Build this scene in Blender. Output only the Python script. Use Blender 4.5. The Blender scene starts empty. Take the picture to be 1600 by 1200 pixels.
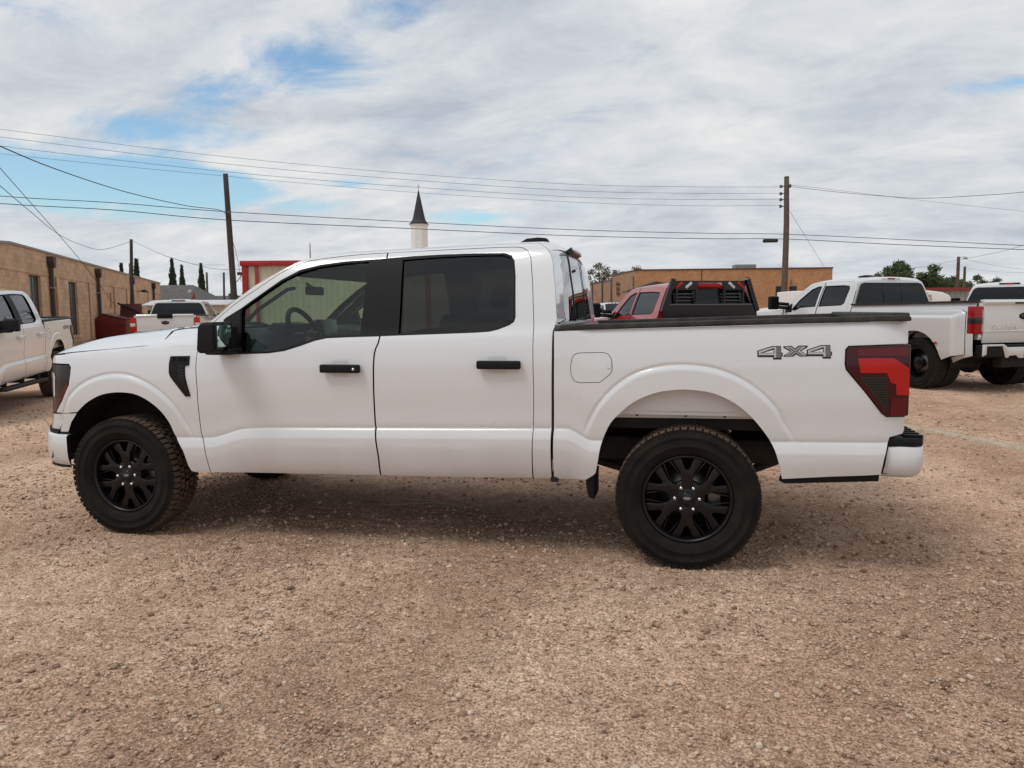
import bpy, bmesh, math, random
import numpy as np
from mathutils import Vector, Matrix
from mathutils.geometry import delaunay_2d_cdt

random.seed(7)
rng = np.random.default_rng(11)
scene = bpy.context.scene
COL = scene.collection

# ------------------------------------------------------------------ camera
cam_data = bpy.data.cameras.new('camera')
cam = bpy.data.objects.new('camera', cam_data)
COL.objects.link(cam)
R_ = ((0.97548, 0.21991, -0.00870), (0.01237, -0.09426, -0.99547), (-0.21973, 0.97096, -0.09467))
right, down, fwd = [Vector(r) for r in R_]
m = Matrix((right, -down, -fwd)).transposed().to_4x4()
m.translation = Vector((3.6737, -4.3539, 1.4785))
cam.matrix_world = m
cam_data.sensor_width = 36.0
cam_data.lens = 27.0
cam_data.clip_start = 0.05
cam_data.clip_end = 5000
scene.camera = cam

# ------------------------------------------------------------------ light
SUN_EL, SUN_AZ = math.radians(57), math.radians(222)   # azimuth from +Y towards +X
sun_dir = Vector((math.sin(SUN_AZ)*math.cos(SUN_EL), math.cos(SUN_AZ)*math.cos(SUN_EL), math.sin(SUN_EL)))
sd = bpy.data.lights.new('sun', 'SUN')
sd.energy = 1.2
sd.angle = math.radians(20)
sd.color = (1.0, 0.97, 0.93)
sun = bpy.data.objects.new('sun', sd)
COL.objects.link(sun)
sun.rotation_euler = (-sun_dir).to_track_quat('-Z', 'Y').to_euler()

world = bpy.data.worlds.new('World')
scene.world = world
world.use_nodes = True
wn = world.node_tree
wn.nodes.clear()
def wN(t, **k):
    n = wn.nodes.new(t)
    for a, b in k.items():
        setattr(n, a, b)
    return n
def wmath(op, a, b=None, c=None, clamp=False):
    n = wN('ShaderNodeMath', operation=op, use_clamp=clamp)
    for i, v in enumerate((a, b, c)):
        if v is None: continue
        if isinstance(v, (int, float)): n.inputs[i].default_value = v
        else: wn.links.new(v, n.inputs[i])
    return n.outputs[0]
sky = wN('ShaderNodeTexSky', sky_type='NISHITA', sun_disc=False)
sky.sun_elevation = SUN_EL
sky.sun_rotation = SUN_AZ
sky.air_density = 1.2; sky.dust_density = 0.6; sky.ozone_density = 1.5
tc = wN('ShaderNodeTexCoord')
sep = wN('ShaderNodeSeparateXYZ'); wn.links.new(tc.outputs['Generated'], sep.inputs[0])
zc_ = wmath('ADD', wmath('MAXIMUM', sep.outputs[2], 0.0), 0.26)
px_ = wmath('DIVIDE', sep.outputs[0], zc_)
py_ = wmath('DIVIDE', sep.outputs[1], zc_)
comb = wN('ShaderNodeCombineXYZ')
wn.links.new(px_, comb.inputs[0]); wn.links.new(py_, comb.inputs[1]); comb.inputs[2].default_value = 3.7
def wnoise(scale, detail, rough, dist=0.0, off=(0, 0, 0), sc=(1, 1, 1), rot=0.0):
    mp = wN('ShaderNodeMapping'); mp.inputs['Location'].default_value = off
    mp.inputs['Scale'].default_value = sc; mp.inputs['Rotation'].default_value = (0, 0, rot)
    wn.links.new(comb.outputs[0], mp.inputs[0])
    n = wN('ShaderNodeTexNoise'); n.inputs['Scale'].default_value = scale
    n.inputs['Detail'].default_value = detail; n.inputs['Roughness'].default_value = rough
    n.inputs['Distortion'].default_value = dist
    wn.links.new(mp.outputs[0], n.inputs['Vector'])
    return n.outputs['Fac']
n_big = wnoise(1.1, 10, 0.60, 0.35, (1.3, 0.4, 0), (1.0, 1.25, 1), 0.5)
n_fine = wnoise(3.6, 11, 0.66, 0.5, (7.3, 2.4, 0), (0.9, 1.3, 1), 0.5)
n_mid = wnoise(1.9, 9, 0.60, 0.3, (3.1, 9.4, 0), (0.8, 1.4, 1), 0.5)
# thinner cloud where the open patches of blue are (sky directions, flattened patches)
HOLES = [((-0.684, 0.714, 0.1495), 0.3, 0.045, 0.75), ((-0.5925, 0.7913, 0.1509), 0.16, 0.03, 0.5), ((-0.5912, 0.7781, 0.2123), 0.16, 0.035, 0.42), ((-0.4531, 0.842, 0.2929), 0.14, 0.05, 0.38), ((-0.5319, 0.8076, 0.2546), 0.07, 0.03, 0.35), ((-0.6624, 0.6814, 0.3113), 0.16, 0.04, 0.4), ((-0.3308, 0.875, 0.3535), 0.1, 0.04, 0.42), ((-0.4079, 0.8994, 0.1574), 0.07, 0.012, 0.45), ((-0.2647, 0.957, 0.1186), 0.09, 0.016, 0.5), ((0.3324, 0.9144, 0.2309), 0.09, 0.03, 0.45), ((0.1295, 0.9658, 0.2246), 0.03, 0.012, 0.35), ((-0.4552, 0.8808, 0.1304), 0.08, 0.02, 0.3), ((-0.1372, 0.982, 0.1297), 0.05, 0.008, 0.3), ((0.271, 0.934, 0.2327), 0.12, 0.02, 0.2), ((-0.6333, 0.7656, 0.113), 0.14, 0.02, 0.25)]
acc = None
for (dx, dy, dz), rx, rz, amt in HOLES:
    az = math.atan2(dx, dy); el = math.asin(dz)
    vs = wN('ShaderNodeVectorMath', operation='SUBTRACT')
    wn.links.new(tc.outputs['Generated'], vs.inputs[0]); vs.inputs[1].default_value = (dx, dy, dz)
    mp = wN('ShaderNodeVectorMath', operation='MULTIPLY')
    wn.links.new(vs.outputs[0], mp.inputs[0]); mp.inputs[1].default_value = (1/rx, 1/rx, 1/rz)
    ln = wN('ShaderNodeVectorMath', operation='LENGTH'); wn.links.new(mp.outputs[0], ln.inputs[0])
    g = wmath('MULTIPLY', wmath('SUBTRACT', 1.0, ln.outputs['Value'], clamp=True), amt)
    acc = g if acc is None else wmath('ADD', acc, g)
cov = wmath('ADD', wmath('MULTIPLY', n_big, 0.45), wmath('MULTIPLY', n_fine, 0.55))
cov = wmath('ADD', wmath('MULTIPLY', wmath('SUBTRACT', cov, 0.5), 2.6), 0.80)
cov = wmath('ADD', cov, wmath('MULTIPLY', wmath('ADD', sep.outputs[0], 0.35, clamp=True), 0.45))
cov = wmath('SUBTRACT', cov, wmath('MULTIPLY', acc, 1.65))
mr = wN('ShaderNodeMapRange', interpolation_type='SMOOTHSTEP'); wn.links.new(cov, mr.inputs[0])
mr.inputs[1].default_value = 0.08; mr.inputs[2].default_value = 0.68
mr.inputs[3].default_value = 0.0; mr.inputs[4].default_value = 1.0
cr = wN('ShaderNodeValToRGB')
cr.color_ramp.elements[0].position = 0.36; cr.color_ramp.elements[0].color = (4.8, 5.15, 5.75, 1)
cr.color_ramp.elements[1].position = 0.66; cr.color_ramp.elements[1].color = (8.4, 8.35, 8.15, 1)
e = cr.color_ramp.elements.new(0.50); e.color = (6.5, 6.8, 7.15, 1)
shade = wmath('ADD', wmath('MULTIPLY', n_mid, 0.6), wmath('MULTIPLY', n_fine, 0.4))
wn.links.new(shade, cr.inputs[0])
skys = wN('ShaderNodeMix', data_type='RGBA', blend_type='MULTIPLY'); skys.inputs[0].default_value = 1.0
wn.links.new(sky.outputs[0], skys.inputs[6]); skys.inputs[7].default_value = (1.12, 1.31, 1.38, 1)
mix = wN('ShaderNodeMix', data_type='RGBA')
wn.links.new(mr.outputs[0], mix.inputs[0])
wn.links.new(skys.outputs[2], mix.inputs[6]); wn.links.new(cr.outputs[0], mix.inputs[7])
bg = wN('ShaderNodeBackground'); bg.inputs['Strength'].default_value = 0.103
wn.links.new(mix.outputs[2], bg.inputs[0])
wo = wN('ShaderNodeOutputWorld'); wn.links.new(bg.outputs[0], wo.inputs[0])

scene.view_settings.view_transform = 'Standard'
scene.view_settings.look = 'None'
scene.view_settings.exposure = 0.0
scene.view_settings.gamma = 1.0
scene.view_settings.use_curve_mapping = False

# ------------------------------------------------------------------ tagging and linking
def tag(o, label=None, cat=None, group=None, kind=None):
    if label: o['label'] = label
    if cat: o['category'] = cat
    if group: o['group'] = group
    if kind: o['kind'] = kind
    return o
def link(name, me, mat=None, parent=None):
    o = bpy.data.objects.new(name, me)
    COL.objects.link(o)
    if mat is not None and me is not None and len(me.materials) == 0:
        me.materials.append(mat)
    if parent is not None: o.parent = parent
    return o
def empty(name, loc=(0, 0, 0), rz=0.0, parent=None):
    o = bpy.data.objects.new(name, None)
    o.empty_display_size = 0.2
    COL.objects.link(o); o.location = loc; o.rotation_euler = (0, 0, rz)
    if parent is not None: o.parent = parent
    return o
def copy_tree(o, parent=None, swap=None, skip=()):
    c = o.copy(); COL.objects.link(c); c.parent = parent
    if swap and o.type == 'MESH':
        for i, s in enumerate(c.material_slots):
            if s.material in swap and o.name.split('.')[0] in swap.get('names', ()):
                c.material_slots[i].link = 'OBJECT'; c.material_slots[i].material = swap[s.material]
    for ch in list(o.children):
        if ch.name.split('.')[0] in skip: continue
        copy_tree(ch, c, swap, skip)
    return c

# ------------------------------------------------------------------ materials
MATS = {}
def mat(name, base, rough=0.5, metal=0.0, coat=0.0, noise=None, bump=None, spec=0.5, emis=None, coatr=0.03):
    """noise=(scale, amount, detail[, colour2]); bump=(scale, strength, distance)"""
    if name in MATS: return MATS[name]
    m = bpy.data.materials.new(name); m.use_nodes = True
    nt = m.node_tree; b = nt.nodes['Principled BSDF']
    b.inputs['Base Color'].default_value = (*base, 1)
    b.inputs['Roughness'].default_value = rough; b.inputs['Metallic'].default_value = metal
    b.inputs['Specular IOR Level'].default_value = spec
    b.inputs['Coat Weight'].default_value = coat; b.inputs['Coat Roughness'].default_value = coatr
    if emis:
        b.inputs['Emission Color'].default_value = (*emis[0], 1); b.inputs['Emission Strength'].default_value = emis[1]
    tc = nt.nodes.new('ShaderNodeTexCoord')
    if noise:
        n = nt.nodes.new('ShaderNodeTexNoise'); n.inputs['Scale'].default_value = noise[0]
        n.inputs['Detail'].default_value = noise[2]; n.inputs['Roughness'].default_value = 0.65
        nt.links.new(tc.outputs['Object'], n.inputs['Vector'])
        r = nt.nodes.new('ShaderNodeMapRange'); nt.links.new(n.outputs['Fac'], r.inputs[0])
        r.inputs[1].default_value = 0.3; r.inputs[2].default_value = 0.7
        mx = nt.nodes.new('ShaderNodeMix'); mx.data_type = 'RGBA'
        nt.links.new(r.outputs[0], mx.inputs[0])
        c2 = noise[3] if len(noise) > 3 else tuple(c*(1-noise[1]) for c in base)
        c1 = base if len(noise) > 3 else tuple(min(1, c*(1+noise[1]*.5)) for c in base)
        mx.inputs[6].default_value = (*c1, 1); mx.inputs[7].default_value = (*c2, 1)
        nt.links.new(mx.outputs[2], b.inputs['Base Color'])
    if bump:
        n2 = nt.nodes.new('ShaderNodeTexNoise'); n2.inputs['Scale'].default_value = bump[0]; n2.inputs['Detail'].default_value = 5
        nt.links.new(tc.outputs['Object'], n2.inputs['Vector'])
        bp = nt.nodes.new('ShaderNodeBump'); bp.inputs['Strength'].default_value = bump[1]; bp.inputs['Distance'].default_value = bump[2]
        nt.links.new(n2.outputs['Fac'], bp.inputs['Height']); nt.links.new(bp.outputs[0], b.inputs['Normal'])
    MATS[name] = m
    return m
def glass_mat(name, tint, refl=1.0, rough=0.0):
    m = bpy.data.materials.new(name); m.use_nodes = True
    nt = m.node_tree; nt.nodes.remove(nt.nodes['Principled BSDF'])
    tr = nt.nodes.new('ShaderNodeBsdfTransparent'); tr.inputs[0].default_value = (*tint, 1)
    gl = nt.nodes.new('ShaderNodeBsdfGlossy'); gl.inputs['Roughness'].default_value = rough
    gl.inputs[0].default_value = (refl, refl, refl, 1)
    # one thin sheet: same reflectance from both sides
    fr = nt.nodes.new('ShaderNodeFresnel'); ge = nt.nodes.new('ShaderNodeNewGeometry'); mrg = nt.nodes.new('ShaderNodeMapRange')
    nt.links.new(ge.outputs['Backfacing'], mrg.inputs[0]); mrg.inputs[3].default_value = 1.5; mrg.inputs[4].default_value = 1/1.5
    nt.links.new(mrg.outputs[0], fr.inputs[0])
    mx = nt.nodes.new('ShaderNodeMixShader')
    nt.links.new(fr.outputs[0], mx.inputs[0]); nt.links.new(tr.outputs[0], mx.inputs[1]); nt.links.new(gl.outputs[0], mx.inputs[2])
    nt.links.new(mx.outputs[0], nt.nodes['Material Output'].inputs[0])
    MATS[name] = m
    return m
def paint(name, base, dust=(0.36, 0.27, 0.19), amount=0.16, flake=0.0, rough=0.24):
    """car paint with road dust low down on the body and fine dirt specks"""
    m = bpy.data.materials.new(name); m.use_nodes = True
    nt = m.node_tree; b = nt.nodes['Principled BSDF']
    b.inputs['Roughness'].default_value = rough
    b.inputs['Coat Weight'].default_value = 1.0; b.inputs['Coat Roughness'].default_value = 0.02
    tc = nt.nodes.new('ShaderNodeTexCoord'); sx = nt.nodes.new('ShaderNodeSeparateXYZ')
    nt.links.new(tc.outputs['Object'], sx.inputs[0])
    n = nt.nodes.new('ShaderNodeTexNoise'); n.inputs['Scale'].default_value = 3.2; n.inputs['Detail'].default_value = 6
    nt.links.new(tc.outputs['Object'], n.inputs['Vector'])
    r = nt.nodes.new('ShaderNodeMapRange'); nt.links.new(sx.outputs[2], r.inputs[0])
    r.inputs[1].default_value = 0.95; r.inputs[2].default_value = 0.45; r.inputs[3].default_value = 0.0; r.inputs[4].default_value = 1.0
    mu = nt.nodes.new('ShaderNodeMath'); mu.operation = 'MULTIPLY'; nt.links.new(r.outputs[0], mu.inputs[0]); nt.links.new(n.outputs['Fac'], mu.inputs[1])
    mu2 = nt.nodes.new('ShaderNodeMath'); mu2.operation = 'MULTIPLY'; nt.links.new(mu.outputs[0], mu2.inputs[0]); mu2.inputs[1].default_value = amount*2
    # specks
    v = nt.nodes.new('ShaderNodeTexVoronoi'); v.inputs['Scale'].default_value = 16
    nt.links.new(tc.outputs['Object'], v.inputs['Vector'])
    lt = nt.nodes.new('ShaderNodeMapRange'); nt.links.new(v.outputs['Distance'], lt.inputs[0])
    lt.inputs[1].default_value = 0.035; lt.inputs[2].default_value = 0.06; lt.inputs[3].default_value = 1.0; lt.inputs[4].default_value = 0.0
    n3 = nt.nodes.new('ShaderNodeTexNoise'); n3.inputs['Scale'].default_value = 7
    nt.links.new(tc.outputs['Object'], n3.inputs['Vector'])
    g3 = nt.nodes.new('ShaderNodeMapRange'); nt.links.new(n3.outputs['Fac'], g3.inputs[0])
    g3.inputs[1].default_value = 0.5; g3.inputs[2].default_value = 0.62
    mm = nt.nodes.new('ShaderNodeMath'); mm.operation = 'MULTIPLY'; nt.links.new(lt.outputs[0], mm.inputs[0]); nt.links.new(g3.outputs[0], mm.inputs[1])
    mm2 = nt.nodes.new('ShaderNodeMath'); mm2.operation = 'MULTIPLY'; nt.links.new(mm.outputs[0], mm2.inputs[0]); mm2.inputs[1].default_value = 0.75
    mx0 = nt.nodes.new('ShaderNodeMath'); mx0.operation = 'MAXIMUM'; nt.links.new(mu2.outputs[0], mx0.inputs[0]); nt.links.new(mm2.outputs[0], mx0.inputs[1])
    mx = nt.nodes.new('ShaderNodeMix'); mx.data_type = 'RGBA'
    nt.links.new(mx0.outputs[0], mx.inputs[0]); mx.inputs[6].default_value = (*base, 1); mx.inputs[7].default_value = (*dust, 1)
    nt.links.new(mx.outputs[2], b.inputs['Base Color'])
    rr = nt.nodes.new('ShaderNodeMapRange'); nt.links.new(mx0.outputs[0], rr.inputs[0])
    rr.inputs[1].default_value = 0; rr.inputs[2].default_value = 0.4; rr.inputs[3].default_value = 0.9; rr.inputs[4].default_value = 0.1
    nt.links.new(rr.outputs[0], b.inputs['Coat Weight'])
    MATS[name] = m
    return m

M_white = paint('white_paint', (0.70, 0.72, 0.735), amount=.24)
M_white2 = paint('second_white_paint', (0.70, 0.705, 0.69), amount=0.15)
M_silver = paint('silver_white_paint', (0.64, 0.65, 0.645), amount=0.15)
M_red = paint('red_paint', (0.33, 0.012, 0.018))
M_black = mat('black_plastic', (0.008, 0.008, 0.009), 0.6, spec=.22, noise=(60, .3, 4), bump=(400, .15, .001))
M_gloss = mat('gloss_black', (0.006, 0.006, 0.007), 0.15, spec=.4)
M_rimblack = mat('rim_black', (0.004, 0.004, 0.0045), 0.30, spec=.35)
M_bedcap = mat('bed_rail_cap_black', (0.012, 0.012, 0.013), 0.6, spec=.25, noise=(9, .5, 6, (0.06, 0.052, 0.044)), bump=(200, .2, .001))
M_under = mat('underbody_black', (0.012, 0.011, 0.010), 0.8, noise=(6, .5, 4))
M_interior = mat('interior_grey', (0.028, 0.034, 0.038), 0.75, noise=(30, .25, 3))
M_interior2 = mat('interior_headliner', (0.10, 0.105, 0.105), 0.9, noise=(80, .15, 2))
M_seat = mat('seat_cloth', (0.035, 0.038, 0.042), 0.95, noise=(60, .3, 3), bump=(300, .3, .002))
M_rubber = mat('tyre_rubber', (0.008, 0.008, 0.008), 0.85, spec=.15, noise=(9, .35, 6, (0.020, 0.0165, 0.013)), bump=(90, .25, .002))
M_tread = mat('dusty_tread', (0.15, 0.10, 0.070), 0.95, noise=(18, .5, 5, (0.055, 0.038, 0.027)), bump=(220, .4, .003))
M_chrome = mat('chrome', (0.75, 0.75, 0.76), 0.12, 1.0)
M_steel = mat('brake_steel', (0.20, 0.19, 0.18), 0.4, 1.0, noise=(20, .4, 3))
M_axle = mat('dusty_metal', (0.035, 0.030, 0.026), 0.7, 0.2, noise=(14, .5, 4))
M_lens_dark = mat('dark_red_lens', (0.045, 0.001, 0.003), 0.10, spec=.4)
M_lens_red = mat('bright_red_lens', (0.44, 0.007, 0.007), 0.12, spec=.4)
M_lens_mid = mat('deep_red_lens', (0.11, 0.003, 0.005), 0.12, spec=.4)
M_lens_grey = mat('smoked_lens', (0.022, 0.020, 0.021), 0.2, spec=.4)
M_lens_clear = mat('clear_lens', (0.55, 0.56, 0.58), 0.1, coat=1.0)
M_amber = mat('amber_lens', (0.10, 0.022, 0.014), 0.12, spec=.4)
M_badge_s = mat('badge_silver', (0.50, 0.50, 0.51), 0.32, 0.3, noise=(200, .15, 2))
M_badge_g = mat('badge_grey', (0.15, 0.15, 0.155), 0.4, noise=(200, .2, 2))
M_dark = mat('panel_gap_dark', (0.006, 0.006, 0.006), 0.9)
M_mirror = mat('mirror_glass', (0.55, 0.75, 0.70), 0.02, 1.0)
M_glass = glass_mat('side_glass', (0.56, 0.68, 0.62))
M_windsh = glass_mat('windshield_glass', (0.62, 0.76, 0.68))
M_tint = glass_mat('tinted_glass', (0.075, 0.08, 0.078))
M_rearglass = mat('rear_window_glass', (0.006, 0.007, 0.008), 0.01, spec=.8, coat=.6, coatr=0.0)
M_farglass = mat('far_glass', (0.005, 0.008, 0.009), 0.04, spec=0.35)
M_label = mat('label_white', (0.75, 0.74, 0.72), 0.5)

# ------------------------------------------------------------------ geometry helpers
def mesh_from(verts, faces, smooth=False, name='m'):
    me = bpy.data.meshes.new(name)
    me.from_pydata([tuple(v) for v in verts], [], faces)
    me.validate(); me.update()
    if smooth:
        for p in me.polygons: p.use_smooth = True
    return me
def fix_normals(me):
    bm = bmesh.new(); bm.from_mesh(me); bmesh.ops.recalc_face_normals(bm, faces=bm.faces); bm.to_mesh(me); bm.free()
class MB:
    """collects shapes into one mesh"""
    def __init__(s): s.v = []; s.f = []; s.sm = []
    def add(s, verts, faces, smooth=False):
        b = len(s.v); s.v += [tuple(v) for v in verts]
        s.f += [tuple(i+b for i in f) for f in faces]; s.sm += [smooth]*len(faces)
        return s
    def box(s, x0, x1, y0, y1, z0, z1, M=None):
        vs = [Vector((x, y, z)) for x in (x0, x1) for y in (y0, y1) for z in (z0, z1)]
        if M is not None: vs = [M @ v for v in vs]
        return s.add(vs, [(0,1,3,2),(4,6,7,5),(0,4,5,1),(2,3,7,6),(0,2,6,4),(1,5,7,3)])
    def tube(s, pts, r, n=8, cap=True):
        pts = [Vector(p) for p in pts]; rr = r if isinstance(r, (list, tuple)) else [r]*len(pts)
        vs = []; fs = []
        t0 = (pts[1]-pts[0]).normalized()
        u = t0.cross(Vector((0, 0, 1)))
        if u.length < .1: u = t0.cross(Vector((1, 0, 0)))
        u.normalize()
        for i, p in enumerate(pts):
            if i == 0: t = pts[1]-pts[0]
            elif i == len(pts)-1: t = pts[-1]-pts[-2]
            else: t = (pts[i+1]-pts[i]).normalized()+(pts[i]-pts[i-1]).normalized()
            t.normalize(); u = (u-t*u.dot(t)); u.normalize(); w = t.cross(u)
            for k in range(n):
                a = 2*math.pi*k/n
                vs.append(p+(u*math.cos(a)+w*math.sin(a))*rr[i])
        for i in range(len(pts)-1):
            for k in range(n):
                a, b = i*n+k, i*n+(k+1) % n
                fs.append((a, b, b+n, a+n))
        if cap: fs += [tuple(range(n))[::-1], tuple(range((len(pts)-1)*n, len(pts)*n))]
        return s.add(vs, fs, True)
    def prism(s, poly, axis, a, b, M=None):
        """poly 2D extruded along axis 'x','y','z' between a and b"""
        def P(u, w, d):
            v = {'y': (u, d, w), 'x': (d, u, w), 'z': (u, w, d)}[axis]
            v = Vector(v); return M @ v if M is not None else v
        n = len(poly)
        vs = [P(u, w, a) for u, w in poly]+[P(u, w, b) for u, w in poly]
        fs = [(i, (i+1) % n, n+(i+1) % n, n+i) for i in range(n)]+[tuple(range(n))[::-1], tuple(range(n, 2*n))]
        return s.add(vs, fs)
    def lathe(s, prof, n=48, axis='y', M=None, smooth=True, closed=False):
        """prof [(r, h)] revolved about the axis through the origin"""
        vs = []; fs = []; k = len(prof)
        for i in range(n):
            a = 2*math.pi*i/n; c, sn = math.cos(a), math.sin(a)
            for r, h in prof:
                v = {'y': (r*c, h, r*sn), 'z': (r*c, r*sn, h), 'x': (h, r*c, r*sn)}[axis]
                v = Vector(v); vs.append(M @ v if M is not None else v)
        for i in range(n):
            j = (i+1) % n
            for q in range(k-1 if not closed else k):
                q2 = (q+1) % k
                fs.append((i*k+q, j*k+q, j*k+q2, i*k+q2))
        return s.add(vs, fs, smooth)
    def grid(s, rows, smooth=True):
        n = len(rows[0]); vs = [p for r in rows for p in r]
        fs = [(i*n+k, i*n+k+1, (i+1)*n+k+1, (i+1)*n+k) for i in range(len(rows)-1) for k in range(n-1)]
        return s.add(vs, fs, smooth)
    def build(s, name, mt, parent=None, bevel=0.0, seg=2, recalc=True):
        me = bpy.data.meshes.new(name); me.from_pydata(s.v, [], s.f); me.update()
        me.polygons.foreach_set('use_smooth', s.sm)
        if recalc or bevel:
            bm = bmesh.new(); bm.from_mesh(me)
            if recalc: bmesh.ops.recalc_face_normals(bm, faces=bm.faces)
            if bevel:
                es = [e for e in bm.edges if len(e.link_faces) == 2 and e.calc_face_angle(0) > 0.5]
                bmesh.ops.bevel(bm, geom=es, offset=bevel, segments=seg, affect='EDGES', profile=0.5, clamp_overlap=True)
                for f in bm.faces: f.smooth = True
            bm.to_mesh(me); bm.free()
            if bevel:
                try: me.set_sharp_from_angle(angle=math.radians(50))
                except Exception: pass
        return link(name, me, mt, parent)
def box(name, x0, x1, y0, y1, z0, z1, mt, parent=None, bevel=0.0, M=None):
    return MB().box(x0, x1, y0, y1, z0, z1, M).build(name, mt, parent, bevel)

def text_mesh(s, size, depth, mt, name, parent=None, M=None, space=1.0, bold=0.0, align='CENTER', xs=1.0):
    cu = bpy.data.curves.new('t', 'FONT'); cu.body = s; cu.size = size; cu.extrude = depth; cu.offset = bold
    cu.align_x = align; cu.align_y = 'CENTER'; cu.space_character = space; cu.resolution_u = 3
    o = bpy.data.objects.new('t', cu); COL.objects.link(o)
    dg = bpy.context.evaluated_depsgraph_get(); dg.update()
    me = bpy.data.meshes.new_from_object(o.evaluated_get(dg)); me.name = name
    bpy.data.objects.remove(o); bpy.data.curves.remove(cu)
    S = Matrix.Diagonal((xs, 1, 1, 1))
    me.transform((M @ S) if M is not None else S)
    me.materials.clear()
    return link(name, me, mt, parent)
# letters standing in the plane y = const facing -y, reading along +x
def facing(x, y, z): return Matrix.Translation((x, y, z)) @ Matrix.Rotation(math.radians(90), 4, 'X')

# ------------------------------------------------------------------ body surfaces of the crew cab pickup
# (x rearwards from the front axle, z up; value = how far in from the widest point of the side)
def lerp_tab(tab,x):
    if x<=tab[0][0]: return tab[0][1]
    for (a,b),(c,d) in zip(tab,tab[1:]):
        if x<=c:
            return b+(d-b)*(x-a)/(c-a)
    return tab[-1][1]
def smooth_tab(tab,x):
    # Catmull-Rom through the table
    n=len(tab)
    if x<=tab[0][0]: return tab[0][1]
    if x>=tab[-1][0]: return tab[-1][1]
    for i in range(n-1):
        if x<=tab[i+1][0]:
            x0,y0=tab[i];x1,y1=tab[i+1]
            h=x1-x0
            m0=(y1-tab[i-1][1])/(x1-tab[i-1][0]) if i>0 else (y1-y0)/h
            m1=(tab[i+2][1]-y0)/(tab[i+2][0]-x0) if i+2<n else (y1-y0)/h
            # limit overshoot
            s=(y1-y0)/h
            if s==0: m0=m1=0
            else:
                m0=max(min(m0/s,3),0)*s; m1=max(min(m1/s,3),0)*s
            t=(x-x0)/h
            return (2*t**3-3*t*t+1)*y0+(t**3-2*t*t+t)*h*m0+(-2*t**3+3*t*t)*y1+(t**3-t*t)*h*m1
def sstep(a,b,x):
    t=min(1,max(0,(x-a)/(b-a))); return t*t*(3-2*t)
RAKE=.0205
def rk(x): return RAKE*(x-1.8)
CREASE=[(-1,.700),(.66,.700),(.92,.760),(1.2,.768),(3.0,.772),(3.16,.702),(6,.702)]
UPPER=[(.0,.031),(.016,.0265),(.10,.022),(.24,.009),(.36,.006),(.46,.014),(.53,.030),(.58,.052),(.61,.064),(.75,.108),(.92,.170),(1.04,.228),(1.078,.262),(1.10,.31),(1.118,.39),(1.128,.50)]
LOWER=[(-.34,.100),(-.30,.062),(-.24,.034),(-.17,.015),(-.11,.005),(-.065,.005),(-.018,.021),(-.002,.031),(.0,.031)]
BEDUP=[(0,.031),(.016,.0265),(.10,.022),(.24,.009),(.40,.008),(.52,.016),(.60,.028),(.66,.045)]
FARCH=[(-40,.60),(0,.60),(36,.621),(52,.655),(74,.684),(87,.696),(112,.681),(124,.658),(136,.613),(180,.57),(220,.57)]
RARCH=[(-40,.66),(10,.655),(40,.684),(51,.722),(72,.764),(92,.780),(111,.788),(130,.750),(160,.66),(220,.62)]
HSEAM=[(-.80,1.190),(-.60,1.205),(-.35,1.228),(-.05,1.251),(.19,1.272),(.6,1.300)]
def arch_out(x,z):
    o=0
    for cx,cz,tab in ((0,.39,FARCH),(3.693,.39,RARCH)):
        dx,dz=x-cx,z-cz
        r=math.hypot(dx,dz)
        if r>.95: continue
        a=math.degrees(math.atan2(dz,dx))
        if a<-40: a+=360
        R=smooth_tab(tab,a)
        zc=smooth_tab(CREASE,x)+rk(x)
        fade=sstep(zc-.02,zc+.10,z)
        o+= (.008*(1-sstep(R-.028,R-.002,r)) - .0055*math.exp(-((r-R-.004)/.008)**2))*fade
    return o
CORN=[(.45,.455),(.55,.475),(.65,.475),(.8,.415),(1.0,.385),(1.3,.385)]
def corner(x,z):
    xs,L=-.36,lerp_tab(CORN,z)
    if x>=xs: return 0
    t=min((xs-x)/L,.9999)
    return .62*(1-(1-t**2.3)**(1/2.3))
def S_side(x,z,kind='cab'):
    zb=z-rk(x); zc=smooth_tab(CREASE,x)
    d=zb-zc
    if d<0: y=smooth_tab(LOWER,d)
    else:
        y=smooth_tab(BEDUP if kind=='bed' else UPPER,d)
    y-=arch_out(x,z)
    if kind=='fender':
        zs=smooth_tab(HSEAM,x)
        y+=.35*max(0,(z-zs+.015)/.125)**1.7
        y+=corner(x,z)
    if kind=='bed':
        # rear corner rounding in plan
        t=max(0,(x-4.60)/.30); y+=.10*min(t,1.2)**2.2
    return y

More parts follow.
